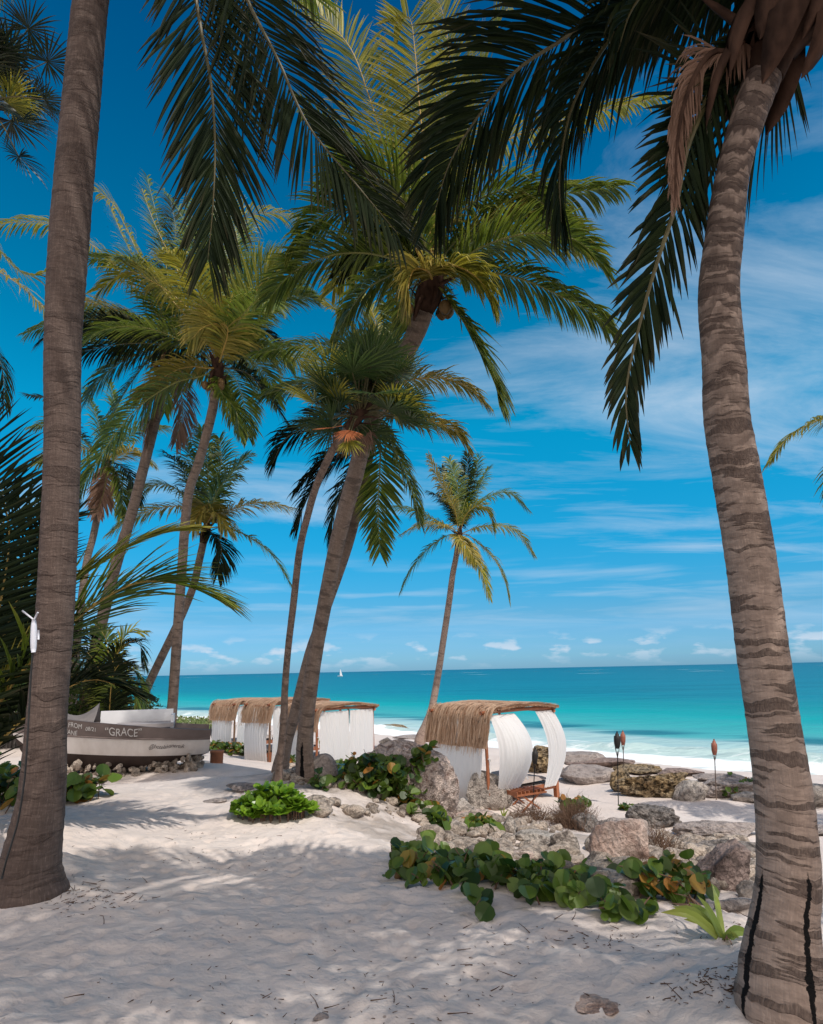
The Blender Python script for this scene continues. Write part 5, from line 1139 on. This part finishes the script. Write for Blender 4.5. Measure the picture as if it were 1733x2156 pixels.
# ------------------------------------------------------------------ boat
def make_boat():
    A = W(441, 1592, 12.9); Bq = W(-25, 1592, 11.7); L = float(np.hypot(*(Bq - A)[:2])); rz = math.atan2(*(A - Bq)[:2][::-1])
    root = empty('wooden_boat', A, 'grey and white beached boat lettered GRACE, propped on a heap of stones', 'boat', None, rz)
    c, s_ = math.cos(rz), math.sin(rz)
    def Wd(P):     # local (x forward = toward the stern, y away from the camera) -> world
        P = np.asarray(P, float); return np.stack([A[0] + P[..., 0] * c - P[..., 1] * s_, A[1] + P[..., 0] * s_ + P[..., 1] * c, A[2] + P[..., 2]], -1)
    zt = lambda s: .49 + .44 * s ** 1.2
    def zk(s): return -.24 * np.sin(np.pi * np.clip(s * 1.05, 0, 1)) ** .8 + np.clip((s - .80) / .2, 0, 1) ** 2 * .85
    zp = lambda s: .0 + .27 * s ** 1.5 + np.clip((s - .85) / .15, 0, 1) * .35
    bm = lambda s: .78 * (1 - np.clip((s - .25) / .75, 0, 1) ** 2.2) * (.90 + .1 * np.clip(s / .3, 0, 1)) + .012
    th = lambda s: .175 + .17 * s
    def surf(s, z, side=-1, off=0.0):
        q = np.clip((z - zk(s)) / (zt(s) - zk(s)), 0, 1); y = bm(s) * q ** (.34 + .5 * s ** 3) + off
        return np.stack([-s * L, side * y, z + 0 * s], -1)
    yc = .78
    S = np.linspace(0, 1, 60)
    def strip(name, z0, z1, mat, off, n=8):
        m = MB()
        for side in (-1, 1):
            P = np.stack([surf(S, z0(S) + (z1(S) - z0(S)) * t, side, off) for t in np.linspace(0, 1, n)], 1); P[..., 1] += yc
            m.grid(Wd(P) if side < 0 else Wd(P)[:, ::-1])
        # transom
        z = np.linspace(0, 1, n); P = []
        for t in z:
            zz = z0(0.0) + (z1(0.0) - z0(0.0)) * t; yy = surf(np.array(0.0), np.array(zz), 1, off)[1]
            P.append([[off * .8, yc - yy, zz], [off * .8, yc + yy, zz]])
        m.grid(Wd(np.array(P))); return m.build(name, mat, root)
    k0 = lambda s: zk(s) + 0 * s; kp = lambda s: np.maximum(zp(s), zk(s) + .01)
    strip('bottom', k0, kp, M['anti'], 0.0, 10)
    strip('hull', kp, lambda s: np.maximum(zt(s) - th(s), kp(s) + .01), M['hull'], .004)
    strip('gunwale', lambda s: np.maximum(zt(s) - th(s), kp(s) + .01), zt, M['band'], .028, 5)
    m = MB()      # rub rail, rim and inside
    for side in (-1, 1):
        P = np.stack([surf(S, zt(S), side, .03), surf(S, zt(S), side, -.045) + [0, 0, .004], surf(S, zt(S), side, -.05) - [0, 0, .16]], 1); P[..., 1] += yc; m.grid(Wd(P))
        Q = surf(S, zt(S) - th(S), side, .03); Q[..., 1] += yc; m.tube(Wd(Q[:-2]), .016, 6)
    m.build('rail', M['band'], root)
    m = MB(); P = np.stack([surf(S, zt(S) - .15, -1, -.045), surf(S, zt(S) - .15, 1, -.045)], 1); P[..., 1] += yc; m.grid(Wd(P)); m.build('deck', M['deck'], root)
    def lbox(m, c0, h): m.add(Wd(np.asarray(c0, float) + np.array([(x, y, z) for x in (-1, 1) for y in (-1, 1) for z in (-1, 1)], float) * h), [(0, 1, 3, 2), (4, 6, 7, 5), (0, 4, 5, 1), (2, 3, 7, 6), (0, 2, 6, 4), (1, 5, 7, 3)])
    m = MB(); lbox(m, (-1.45, yc + .60, .68), (.70, .03, .17)); lbox(m, (-.74, yc + .3, .63), (.03, .33, .13)); m.build('coaming', M['bwhite'], root, smooth=False)
    m = MB(); lbox(m, (-1.25, yc + .1, .58), (.55, .38, .035)); m.build('seat', M['deck'], root, smooth=False)
    # grey canvas propped amidships, rising to a point at its right end
    m = MB(); a = np.linspace(0, 1, 12); Z = .62 + .34 * a[:, None] ** 1.5 * np.array([1, 1, 1.0])[None]
    top = np.stack([-2.75 + .62 * a, yc + .1 + 0 * a, .88 - .10 * np.sin(a * 3.1) + .16 * a ** 2], 1)
    bot1 = np.stack([-2.7 + .56 * a, yc - .55 + 0 * a, .72 - .06 * a], 1); bot2 = np.stack([-2.7 + .56 * a, yc + .6 + 0 * a, .66 - .02 * a], 1)
    m.grid(Wd(np.stack([bot1, (bot1 + top) / 2 + [0, .02, -.04], top, (top + bot2) / 2 - [0, 0, .05], bot2], 1))); m.build('canvas', M['sail'], root, smooth=True)
    m = MB(); lbox(m, (-2.95, yc, .80), (.10, .35, .20)); m.build('locker', M['deck'], root, smooth=False)
    # lettering, each word following the side of the boat
    def words(txt, sx, zc, size, name, mat, gap, slant=0.0, squeeze=1.0, off=.034, shear=0.0):
        cu = bpy.data.curves.new('t', 'FONT'); cu.body = txt; cu.size = size; cu.align_x = 'LEFT'; cu.space_character = gap; cu.offset = .0 ; cu.shear = shear
        to = bpy.data.objects.new('t', cu); C.objects.link(to); bpy.context.view_layer.update()
        me = bpy.data.meshes.new_from_object(to.evaluated_get(bpy.context.evaluated_depsgraph_get())); C.objects.unlink(to); bpy.data.objects.remove(to)
        V = np.array([v.co[:] for v in me.vertices]); Fc = [tuple(p.vertices) for p in me.polygons]
        x = sx + V[:, 0] * squeeze; s = np.clip(-x / L, 0, 1)
        z = zc(s) + V[:, 1] + .012 * np.sin(V[:, 0] * 17)
        q = surf(s, z, -1, off); q[:, 1] += yc; q[:, 0] = x
        mm = MB(); mm.add(Wd(q), Fc); mm.build(name, mat, root, smooth=False)
    mid = lambda o: (lambda s: zt(s) - th(s) + o)
    words('“GRACE”', -1.90, mid(.05), .205, 'lettering', M['chalk'], 1.0, squeeze=.78)
    words('FROM', -2.55, mid(.155), .125, 'lettering', M['chalk'], 1.0, squeeze=.75)
    words('ICANE', -2.64, mid(.03), .12, 'lettering', M['chalk'], 1.0, squeeze=.75)
    words('08/21', -2.24, mid(.11), .10, 'lettering', M['chalk'], 1.0, squeeze=.85)
    words('@hotelsivanertuk', -1.12, lambda s: .17 + .03 * s, .105, 'lettering', M['ink'], .92, shear=.35, off=.009, squeeze=.92)
    # the heap of stones it rests on
    R = np.random.RandomState(8); protos = []
    for k in range(8):
        V, f = rock_mesh((1, .8, .75), 820 + k, 3, 7, .16); m = MB(); m.add(V * .085, f); protos.append(m)
    me_l = []
    for i in range(150):
        x = -R.uniform(.12, 2.75); lay = R.randint(3); s = -x / L
        zc_ = zk(s) - .02
        y = yc - R.uniform(.12, .60) + lay * .05; w = Wd(np.array([x, y, 0])); gz = H(w[0], w[1]); top = A[2] + zc_ + .05 + .07
        z = gz + .02 + lay * .085 + R.uniform(-.03, .03)
        if z > max(top, gz + .19): z = gz + R.uniform(.02, .10)
        if i < 8:
            o = protos[i].build('stone', M['rtan'], None, (0, 0, 0)); me_l.append(o)
        else:
            o = me_l[i % 8].copy(); C.objects.link(o)
        o.location = (w[0], w[1], z); o.rotation_euler = (R.rand() * 6, R.rand() * 6, R.rand() * 6); k = R.uniform(.5, 1.3); o.scale = (k, k * R.uniform(.7, 1), k * R.uniform(.6, 1))
        tag(o, 'small rough pale stone in the heap under the grey and white boat', 'stone', 'stones heaped under the boat')
make_boat()

# ------------------------------------------------------------------ thatched daybeds
def curtain(TL, TR, BL, BR, bulge, pleat=.011, nf=7, seed=0, edge=None, tie=None):
    R = np.random.RandomState(seed); a = np.linspace(0, 1, 90); b = np.linspace(0, 1, 36); Aa, Bb = np.meshgrid(a, b)
    TL, TR, BL, BR = [np.asarray(q, float) for q in (TL, TR, BL, BR)]
    P = (TL * (1 - Aa[..., None]) + TR * Aa[..., None]) * (1 - Bb[..., None]) + (BL * (1 - Aa[..., None]) + BR * Aa[..., None]) * Bb[..., None]
    k = np.sin(np.pi * Bb ** .85) * (.55 + .45 * np.sin(np.pi * Aa))
    P = P + np.asarray(bulge, float) * k[..., None]
    if edge is not None:
        el, er = edge; P = P + (np.asarray(el) * (1 - Aa[..., None]) + np.asarray(er) * Aa[..., None]) * np.sin(np.pi * Bb)[..., None]
    n = unit(np.cross(TR - TL, [0, 0, 1.0])); ph = R.rand() * 6
    wr = Aa * nf * 2 * np.pi + ph + 2.2 * vn2(Aa * 3 + seed, Bb * 1.5, seed + 4) + .8 * np.sin(Bb * 2 + R.rand() * 5)
    P = P + n * (pleat * np.sin(wr) * (.25 + 1.3 * vn2(Aa * 5, Bb * 2.2, seed + 9)) * (1.1 - .5 * np.sin(np.pi * Bb)) + .006 * np.sin(wr * 2.7 + Bb * 6))[..., None]
    P = P + n * (.012 * (vn2(Aa * 9 + seed, Bb * 3, seed) - .5))[..., None]
    return P
def daybed(label, corner, far, hgt_top, seed, kind, straws=1500):
    """corner = picture point and distance of the nearest post's top, far = the same for the right post"""
    N_ = W(*corner); Rr = W(*far); d = Rr - N_; rz = math.atan2(d[1], d[0]); Lx = float(np.hypot(d[0], d[1])); Ly = 1.95 if kind else 1.3
    c, s = math.cos(rz), math.sin(rz); z0 = min(H(N_[0], N_[1]), H(Rr[0], Rr[1])) - .02
    top = N_[2] - z0
    ctr = np.array([N_[0] + c * Lx / 2 - s * Ly / 2, N_[1] + s * Lx / 2 + c * Ly / 2, z0])
    root = empty('thatched_daybed', ctr, label, 'daybed', 'thatched daybeds with white curtains', rz)
    def Wd(P):
        P = np.asarray(P, float); return np.stack([N_[0] + P[..., 0] * c - P[..., 1] * s, N_[1] + P[..., 0] * s + P[..., 1] * c, z0 + P[..., 2]], -1)
    T = top; R = np.random.RandomState(seed)
    for (x, y) in ((0, 0), (Lx, 0), (0, Ly), (Lx, Ly)):
        m = MB(); P = Wd(np.array([[x, y, -.25], [x + .01, y, T * .4], [x, y + .01, T * .75], [x, y, T + .02]])); m.tube(resample(P, 9), .042, 8); m.build('post', M['wood'] if kind else M['pole'], root)
    for a, b in (((-.15, 0), (Lx + .18, 0)), ((-.15, Ly), (Lx + .18, Ly)), ((0, -.12), (0, Ly + .12)), ((Lx, -.12), (Lx, Ly + .12))):
        m = MB(); dz = -.05 if a[0] == b[0] else .03
        m.tube(resample(Wd(np.array([[a[0], a[1], T + dz], [(a[0] + b[0]) / 2, (a[1] + b[1]) / 2, T + dz + .02], [b[0], b[1], T + dz]])), 9), .045, 8); m.build('beam', M['wood'], root)
    def lb(m, c0, h):
        q = np.array([(x, y, z) for x in (-1, 1) for y in (-1, 1) for z in (-1, 1)], float) * h
        m.add(Wd(np.asarray(c0, float) + q), [(0, 1, 3, 2), (4, 6, 7, 5), (0, 4, 5, 1), (2, 3, 7, 6), (0, 2, 6, 4), (1, 5, 7, 3)])
    m = MB()
    lb(m, (Lx / 2, 0, .33), (Lx / 2 + .02, .03, .07)); lb(m, (Lx / 2, Ly, .33), (Lx / 2 + .02, .03, .07)); lb(m, (0, Ly / 2, .332), (.03, Ly / 2 - .033, .066)); lb(m, (Lx, Ly / 2, .332), (.03, Ly / 2 - .033, .066))
    lb(m, (Lx / 2, Ly / 2, .36), (Lx / 2 - .035, Ly / 2 - .035, .015)); m.build('bed_frame', M['wood'], root, smooth=False)
    for (x, y) in ((Lx - .02, -.005), (.03, -.005), (Lx - .02, Ly)):
        m = MB(); lb(m, (x, y, .16), (.055, .055, .28)); m.build('leg', M['wood'], root, smooth=False)
    m = MB(); xs = np.linspace(.08, Lx - .08, 14); ys = np.linspace(.08, Ly - .08, 12); X, Y = np.meshgrid(xs, ys)
    e = np.minimum(np.minimum(X - .05, Lx - .05 - X), np.minimum(Y - .05, Ly - .05 - Y)); Z = .42 + .13 * np.clip(e / .12, 0, 1) ** .5
    m.grid(Wd(np.stack([X, Y, Z], -1))); Pz = np.stack([X, Y, np.full_like(X, .385)], -1)
    m.grid(Wd(Pz)[:, ::-1]); ed = [(xs, ys[0] + 0 * xs), (xs, ys[-1] + 0 * xs)]
    m.build('mattress', M['matt'], root)
    # thatch: a thick skin that turns down over the left side, and loose straw on it
    def prof(u):      # u: metres from the right edge along the roof
        x = Lx + .16 - u; xb = -.05
        z = T + .10 + .10 * np.sin(np.clip((Lx + .16 - x) / (Lx + .2), 0, 1) * np.pi)
        over = np.clip(u - (Lx + .16 - .35), 0, None); r = .42
        ang = np.clip(over / r, 0, 1.35); xx = np.where(over > 0, .35 - r * np.sin(ang) - np.clip(over - r * 1.35, 0, None) * .22, x)
        zz = np.where(over > 0, T + .12 - r * (1 - np.cos(ang)) - np.clip(over - r * 1.35, 0, None) * .97 + .10 * np.sin(np.clip((Lx - .19) / (Lx + .2), 0, 1) * np.pi) * (1 - 0 * over), z)
        return xx, zz
    UM = Lx + .16 - .35 + .42 * 1.35 + hgt_top + .12
    u = np.linspace(0, UM - .1, 26); v = np.linspace(-.16, Ly + .16, 12); U, V = np.meshgrid(u, v, indexing='ij'); X, Z = prof(U)
    Z = Z + (vn2(U * 5, V * 5, seed) - .5) * .05; P = np.stack([X, V, Z], -1); Q = P.copy(); Q[..., 2] -= .07 * (Z > T - .1); Q[..., 0] += .06 * (Z <= T - .1)
    m = MB(); m.grid(Wd(P)[:, ::-1], np.stack([np.full_like(U, .3), vn2(U * 30, V * 30, 3)], -1)); m.grid(Wd(Q), np.stack([U * 0, V * 0], -1))
    for k in (0, -1): m.grid(Wd(np.stack([P[:, k], Q[:, k]], 1))); m.grid(Wd(np.stack([P[k], Q[k]], 1)))
    for i in range(straws):
        hang = R.rand() < .62
        y = R.uniform(-.2, Ly + .2); L = R.uniform(.35, .75)
        if hang: u0 = R.uniform(Lx - .3, UM - .45); L = R.uniform(.4, .8)
        else: u0 = R.uniform(0, Lx)
        us = u0 + np.linspace(0, L, 6); us = np.minimum(us, UM + R.uniform(-.38, .16)); x, z = prof(us)
        lift = R.uniform(.005, .06) * (2.4 if hang and i % 3 == 0 else 1); yy = y + np.linspace(0, 1, 6) * R.randn() * .06
        if i % 9 == 0 and not hang:     # straw sticking over the beam
            us = np.full(6, R.uniform(0, Lx)) + np.linspace(0, .1, 6); x, z = prof(us); yy = -.05 - np.linspace(0, .16, 6); z = z - np.linspace(0, .10, 6) ** 1.0
        Pp = np.stack([x - lift * .5 * (us > Lx), yy, z + lift * .6], 1); w = R.uniform(.007, .018) * np.linspace(1, .3, 6)[:, None]
        dv = np.array([[.15, 1, .1]]); Gd = np.stack([Pp - dv * w, Pp + dv * w], 1)
        m.grid(Wd(Gd), np.stack([np.full((6, 2), R.rand()), np.full((6, 2), R.rand())], -1))
    m.build('thatch_roof', M['thatch'], root, smooth=False)
    def cur(name='curtain', **k):
        m = MB(); m.grid(Wd(curtain(**k))); m.build(name, M['cloth'], root)
    zb = .34
    if kind == 1:
        cur(TL=(.05, -.06, T - .03), TR=(1.0, -.06, T - .03), BL=(.16, -.12, zb), BR=(.84, -.12, zb), bulge=(.03, -.50, 0), edge=((-.06, 0, 0), (.34, 0, 0)), nf=5, seed=1)
        cur(TL=(Lx - .72, -.06, T - .03), TR=(Lx + .0, -.06, T - .03), BL=(Lx - .60, -.10, zb), BR=(Lx - .12, -.10, zb), bulge=(.05, -.18, 0), edge=((.20, 0, 0), (.36, 0, 0)), nf=4, seed=2)
        cur(TL=(-.05, Ly, T - .1), TR=(-.05, .08, T - .1), BL=(-.02, Ly * .85, .1), BR=(-.02, .45, .1), bulge=(-.16, 0, 0), edge=((0, .1, 0), (0, -.2, 0)), nf=10, seed=3)
        cur(TL=(Lx * .45, -.14, 1.0), TR=(Lx * .45 + .04, -.14, 1.0), BL=(Lx * .45 + .08, -.16, .62), BR=(Lx * .45 + .14, -.16, .62), bulge=(0, 0, 0), nf=1, seed=5)
    elif kind == 2:
        cur(TL=(.06, -.06, T - .03), TR=(Lx * .52, -.06, T - .03), BL=(.05, -.08, .15), BR=(Lx * .56, -.08, .15), bulge=(0, -.05, 0), nf=6, seed=seed)
        cur(TL=(Lx * .56, -.06, T - .03), TR=(Lx - .03, -.06, T - .03), BL=(Lx * .52, -.08, .15), BR=(Lx - .06, -.08, .15), bulge=(0, -.04, 0), nf=5, seed=seed + 1)
        cur(TL=(-.05, Ly, T - .1), TR=(-.05, .05, T - .1), BL=(-.05, Ly, .05), BR=(-.05, .05, .05), bulge=(-.08, 0, 0), nf=9, seed=seed + 2)
        m = MB(); m.tube(Wd(np.array([[Lx * .54, -.02, .2], [Lx * .54, -.02, T]])), .035, 7); m.build('post', M['pole'], root)
    else:
        cur(TL=(.04, -.06, T - .03), TR=(.85, -.06, T - .03), BL=(.04, -.08, .08), BR=(.75, -.08, .08), bulge=(.03, -.08, 0), nf=5, seed=seed)
        cur(TL=(-.05, Ly, T - .1), TR=(-.05, .05, T - .1), BL=(-.05, Ly, .05), BR=(-.05, .05, .05), bulge=(-.12, 0, 0), nf=9, seed=seed + 2)
        cur(TL=(Lx, Ly, T - .1), TR=(Lx, .9, T - .1), BL=(Lx, Ly, .05), BR=(Lx, 1.2, .05), bulge=(.05, 0, 0), nf=5, seed=seed + 3)
    m = MB(); m.tube(Wd(np.array([[-.02, -.06, 1.22], [.05, -.07, 1.2], [.03, -.05, 1.05], [.04, -.06, .9]])), .018, 5); m.build('tie', M['cloth'], root)
    return root
daybed('large thatched daybed on the right, its white curtains billowing open toward the sea', (1021, 1503, 16.4), (1160, 1494, 18.0), .62, 31, 1, 2600)
daybed('thatched daybed nearest the tall palm, two flat white curtains closed on its long side', (668, 1497, 21.2), (785, 1487, 22.7), .45, 32, 2, 1300)
daybed('middle one of the left thatched daybeds, seen left of the slim trunk', (570, 1485, 24.8), (684, 1474, 27.2), .45, 33, 0, 1300)
daybed('farthest thatched daybed at the left end of the row', (496, 1484, 28.0), (600, 1473, 30.5), .45, 34, 0, 1300)
# folding table
def folding_table():
    g = G(1106, 1700); rz = math.radians(30); root = empty('folding_table', g, 'low folding wooden table with crossed legs in front of the right daybed', 'table', None, rz); c, s = math.cos(rz), math.sin(rz)
    def Wd(P): P = np.asarray(P, float); return np.stack([g[0] + P[..., 0] * c - P[..., 1] * s, g[1] + P[..., 0] * s + P[..., 1] * c, g[2] + P[..., 2]], -1)
    def lb(m, a, b, w, t):
        a, b = np.asarray(a, float), np.asarray(b, float); d = unit(b - a); u = unit(np.cross(d, [0, 1, 0.0]) if abs(d[1]) < .9 else np.cross(d, [0, 0, 1.0])); v = np.cross(d, u)
        q = [a + u * w * i + v * t * j for i in (-1, 1) for j in (-1, 1)] + [b + u * w * i + v * t * j for i in (-1, 1) for j in (-1, 1)]
        m.add(Wd(np.array(q)), [(0, 1, 3, 2), (4, 6, 7, 5), (0, 4, 5, 1), (2, 3, 7, 6), (0, 2, 6, 4), (1, 5, 7, 3)])
    m = MB()
    for k in range(8): lb(m, (-.42 + k * .12, -.26, .37), (-.42 + k * .12, .26, .37), .013, .05)
    lb(m, (-.46, -.28, .345), (.46, -.28, .345), .02, .012); lb(m, (-.46, .28, .345), (.46, .28, .345), .02, .012); m.build('tabletop', M['wood'], root, smooth=False)
    for y in (-.24, .24):
        for a in (-1, 1): m = MB(); lb(m, (-.30 * a, y + .012 * a, -.05), (.30 * a, y + .012 * a, .345), .018, .011); m.build('leg', M['wood'], root, smooth=False)
folding_table()
def torch(label, base, top, dark, w):
    g = G(*base); t = W(top[0], top[1], g[1]); root = empty('garden_torch', g, label, 'torch', 'garden torches in the sand'); d = unit(t - g); L = float(np.linalg.norm(t - g)); r = w * depth(t) / F / 2
    m = MB(); m.tube(np.array([g - d * .15, g + d * L * .72]), [.013, .012], 7); m.build('pole', M['torchdark' if dark else 'bamboo'], root)
    h = min(.42, L * .27); b = t - d * h
    pr = [(0, .35), (.12, .75), (.3, .95), (.55, 1), (.72, .92), (.75, .6), (.86, .55), (.88, .3), (1, .18)]
    m = MB(); m.tube(np.array([b + d * h * k for k, q in pr]), [r * q for k, q in pr], 12); m.build('fuel_canister', M['torchdark' if dark else 'torchred'], root)
    for k in range(4):
        a = k * 1.57 + .4; o = np.array([math.cos(a), math.sin(a), 0]) * r
        m = MB(); m.tube(np.array([g + d * L * .62, b + o * .85 + d * h * .1]), .006, 4); m.build('prong', M['torchdark' if dark else 'bamboo'], root)
torch('black torch planted in the twigs right in front of the right daybed', (1122, 1706), (1127, 1573), True, 13)
torch('tall black torch, nearest of the pair in the middle of the beach', (1302, 1694), (1299, 1539), True, 14)
torch('reddish torch standing close behind the tall black one', (1314, 1656), (1311, 1537), False, 11)
torch('reddish torch standing alone by the layered shelf rock', (1508, 1684), (1503, 1555), False, 12)
def pot():
    g = G(456, 1606); root = empty('terracotta_pot', g, 'rusty red straight-sided pot standing on the sand by the boat stern', 'pot'); r = 13.5 * depth(g) / F; h = 28 * depth(g) / F
    m = MB(); pr = [(0, .93), (.05, .97), (.8, 1.0), (.82, 1.07), (.98, 1.07), (1.0, 1.03), (.99, .93), (.8, .9), (.78, .02)]
    m.tube(np.array([[g[0], g[1], g[2] - .03 + h * k] for k, q in pr]), [r * q for k, q in pr], 24, False); m.build('bowl', M['terra'], root)
    m = MB(); m.tube(np.array([[g[0], g[1], g[2] - .03 + h * k] for k in (.02, .1)]), [r * 1.03, r * 1.0], 24); m.build('foot_ring', M['terra'], root)
pot()
def sailboat():
    p = W(716.5, 1421.0, 640.0); p[2] = 0; root = empty('sailboat', p, 'tiny white sailboat on the horizon', 'sailboat')
    m = MB(); S = np.linspace(-1, 1, 13); P = np.stack([np.stack([p[0] + S * 2.6, np.full(13, p[1]) + (1 - S ** 2) * q * .9, p[2] + np.full(13, z) + .25 * S ** 2 * (z > .1)], 1) for q, z in ((-1, .7), (-.8, .1), (0, -.3), (.8, .1), (1, .7))], 1); m.grid(P)
    m.grid(np.stack([P[:, 0], P[:, -1]], 1)); m.build('hull', M['bwhite'], root)
    m = MB(); m.tube(np.array([[p[0] - .3, p[1], .5], [p[0] - .3, p[1], 7.4]]), .08, 6); m.build('mast', M['bwhite'], root)
    m = MB(); z = np.linspace(.9, 7.2, 10); w = 2.3 * (1 - (z - .9) / 6.3) ** .8 + .05; m.grid(np.stack([np.stack([p[0] - .3 - 0 * w, p[1] + 0 * w, z], 1), np.stack([p[0] - .3 + w * .5, p[1] - .35 + 0 * w, z], 1), np.stack([p[0] - .3 + w, p[1] + 0 * w, z], 1)], 1)); m.build('sail', M['bwhite'], root)
sailboat()
def antenna():
    c = W(72, 1340, 5.22); k = depth(c) / F; root = empty('antenna_unit', c, 'white outdoor wireless box with two stub antennas strapped to the thick brown trunk', 'antenna')
    a = W(72, 1304, 5.22); b = W(71, 1373, 5.22); m = MB(); m.tube(resample(np.array([a + [0, 0, .0], (a + b) / 2, b]), 9), np.array([3.6, 5, 5.8, 6, 6.2, 6.2, 6, 5.4, 4]) * k, 12, True, 0, 1.0); m.build('case', M['plastic'], root)
    for (x, y, x2, y2) in ((70, 1303, 47, 1285), (73, 1303, 80, 1289)):
        m = MB(); m.tube(np.array([W(x, y, 5.22), W(x2, y2, 5.18)]), [1.7 * k, 1.9 * k], 8); m.build('aerial', M['plastic'], root)
    m = MB(); m.tube(np.array([W(74, 1337, 5.24), W(82, 1337, 5.27)]), [3.4 * k, 3.4 * k], 8); m.tube(np.array([W(81.5, 1326, 5.22), W(81.5, 1346, 5.22)]), [2 * k, 2 * k], 6); m.build('bracket', M['plastic'], root)
    m = MB(); pts = [W(70, 1373, 5.22), W(67, 1400, 5.22), W(63, 1470, 5.22), (W(58, 1560, 5.2)), W(52, 1640, 5.18), W(40, 1720, 5.16), W(28, 1765, 5.14), W(14, 1810, 5.1), W(4, 1850, 5.1)]
    m.tube(resample(np.array(pts), 50), .007, 6); m.build('cable', M['cable'], root)
antenna()
def fence():
    g = W(-60, 1556, 17); g[2] = H(g[0], g[1]); root = empty('picket_fence', g, 'low dark weathered picket fence at the far left beyond the bow', 'fence')
    e = W(46, 1560, 17.6); m = MB()
    for k in range(14):
        q = g + (e - g) * k / 13; z = H(q[0], q[1]); m = MB(); m.box((q[0], q[1], z + .25), (.045, .02, .32)); m.build('picket', M['fencewood'], root, smooth=False)
    for dz in (.18, .42):
        m = MB(); a = g.copy(); b = e.copy(); b[2] = H(b[0], b[1]); m.tube(np.array([a + [0, .04, dz], b + [0, .04, dz]]), .03, 5); m.build('rail', M['fencewood'], root)
fence()
def husk():
    g = G(838, 1850); V, f = rock_mesh((.035, .03, .035), 3, 3, 3, .1); m = MB(); m.add(V + g + [0, 0, .03], f); o = m.build('palm_fruit', M['coconut'], None, g); tag(o, 'small yellow-brown fallen palm fruit alone on the open sand', 'palm fruit')
husk()
for nm, p in (('A', (60, 1884)), ('B', (1652, 2128)), ('C', (645, 1640)), ('C2', (603, 1608)), ('D', (584, 1672)), ('stern', (441, 1612)), ('R', (1155, 1668))):
    g = G(*p); print('FOOT', nm, np.round(g, 2))
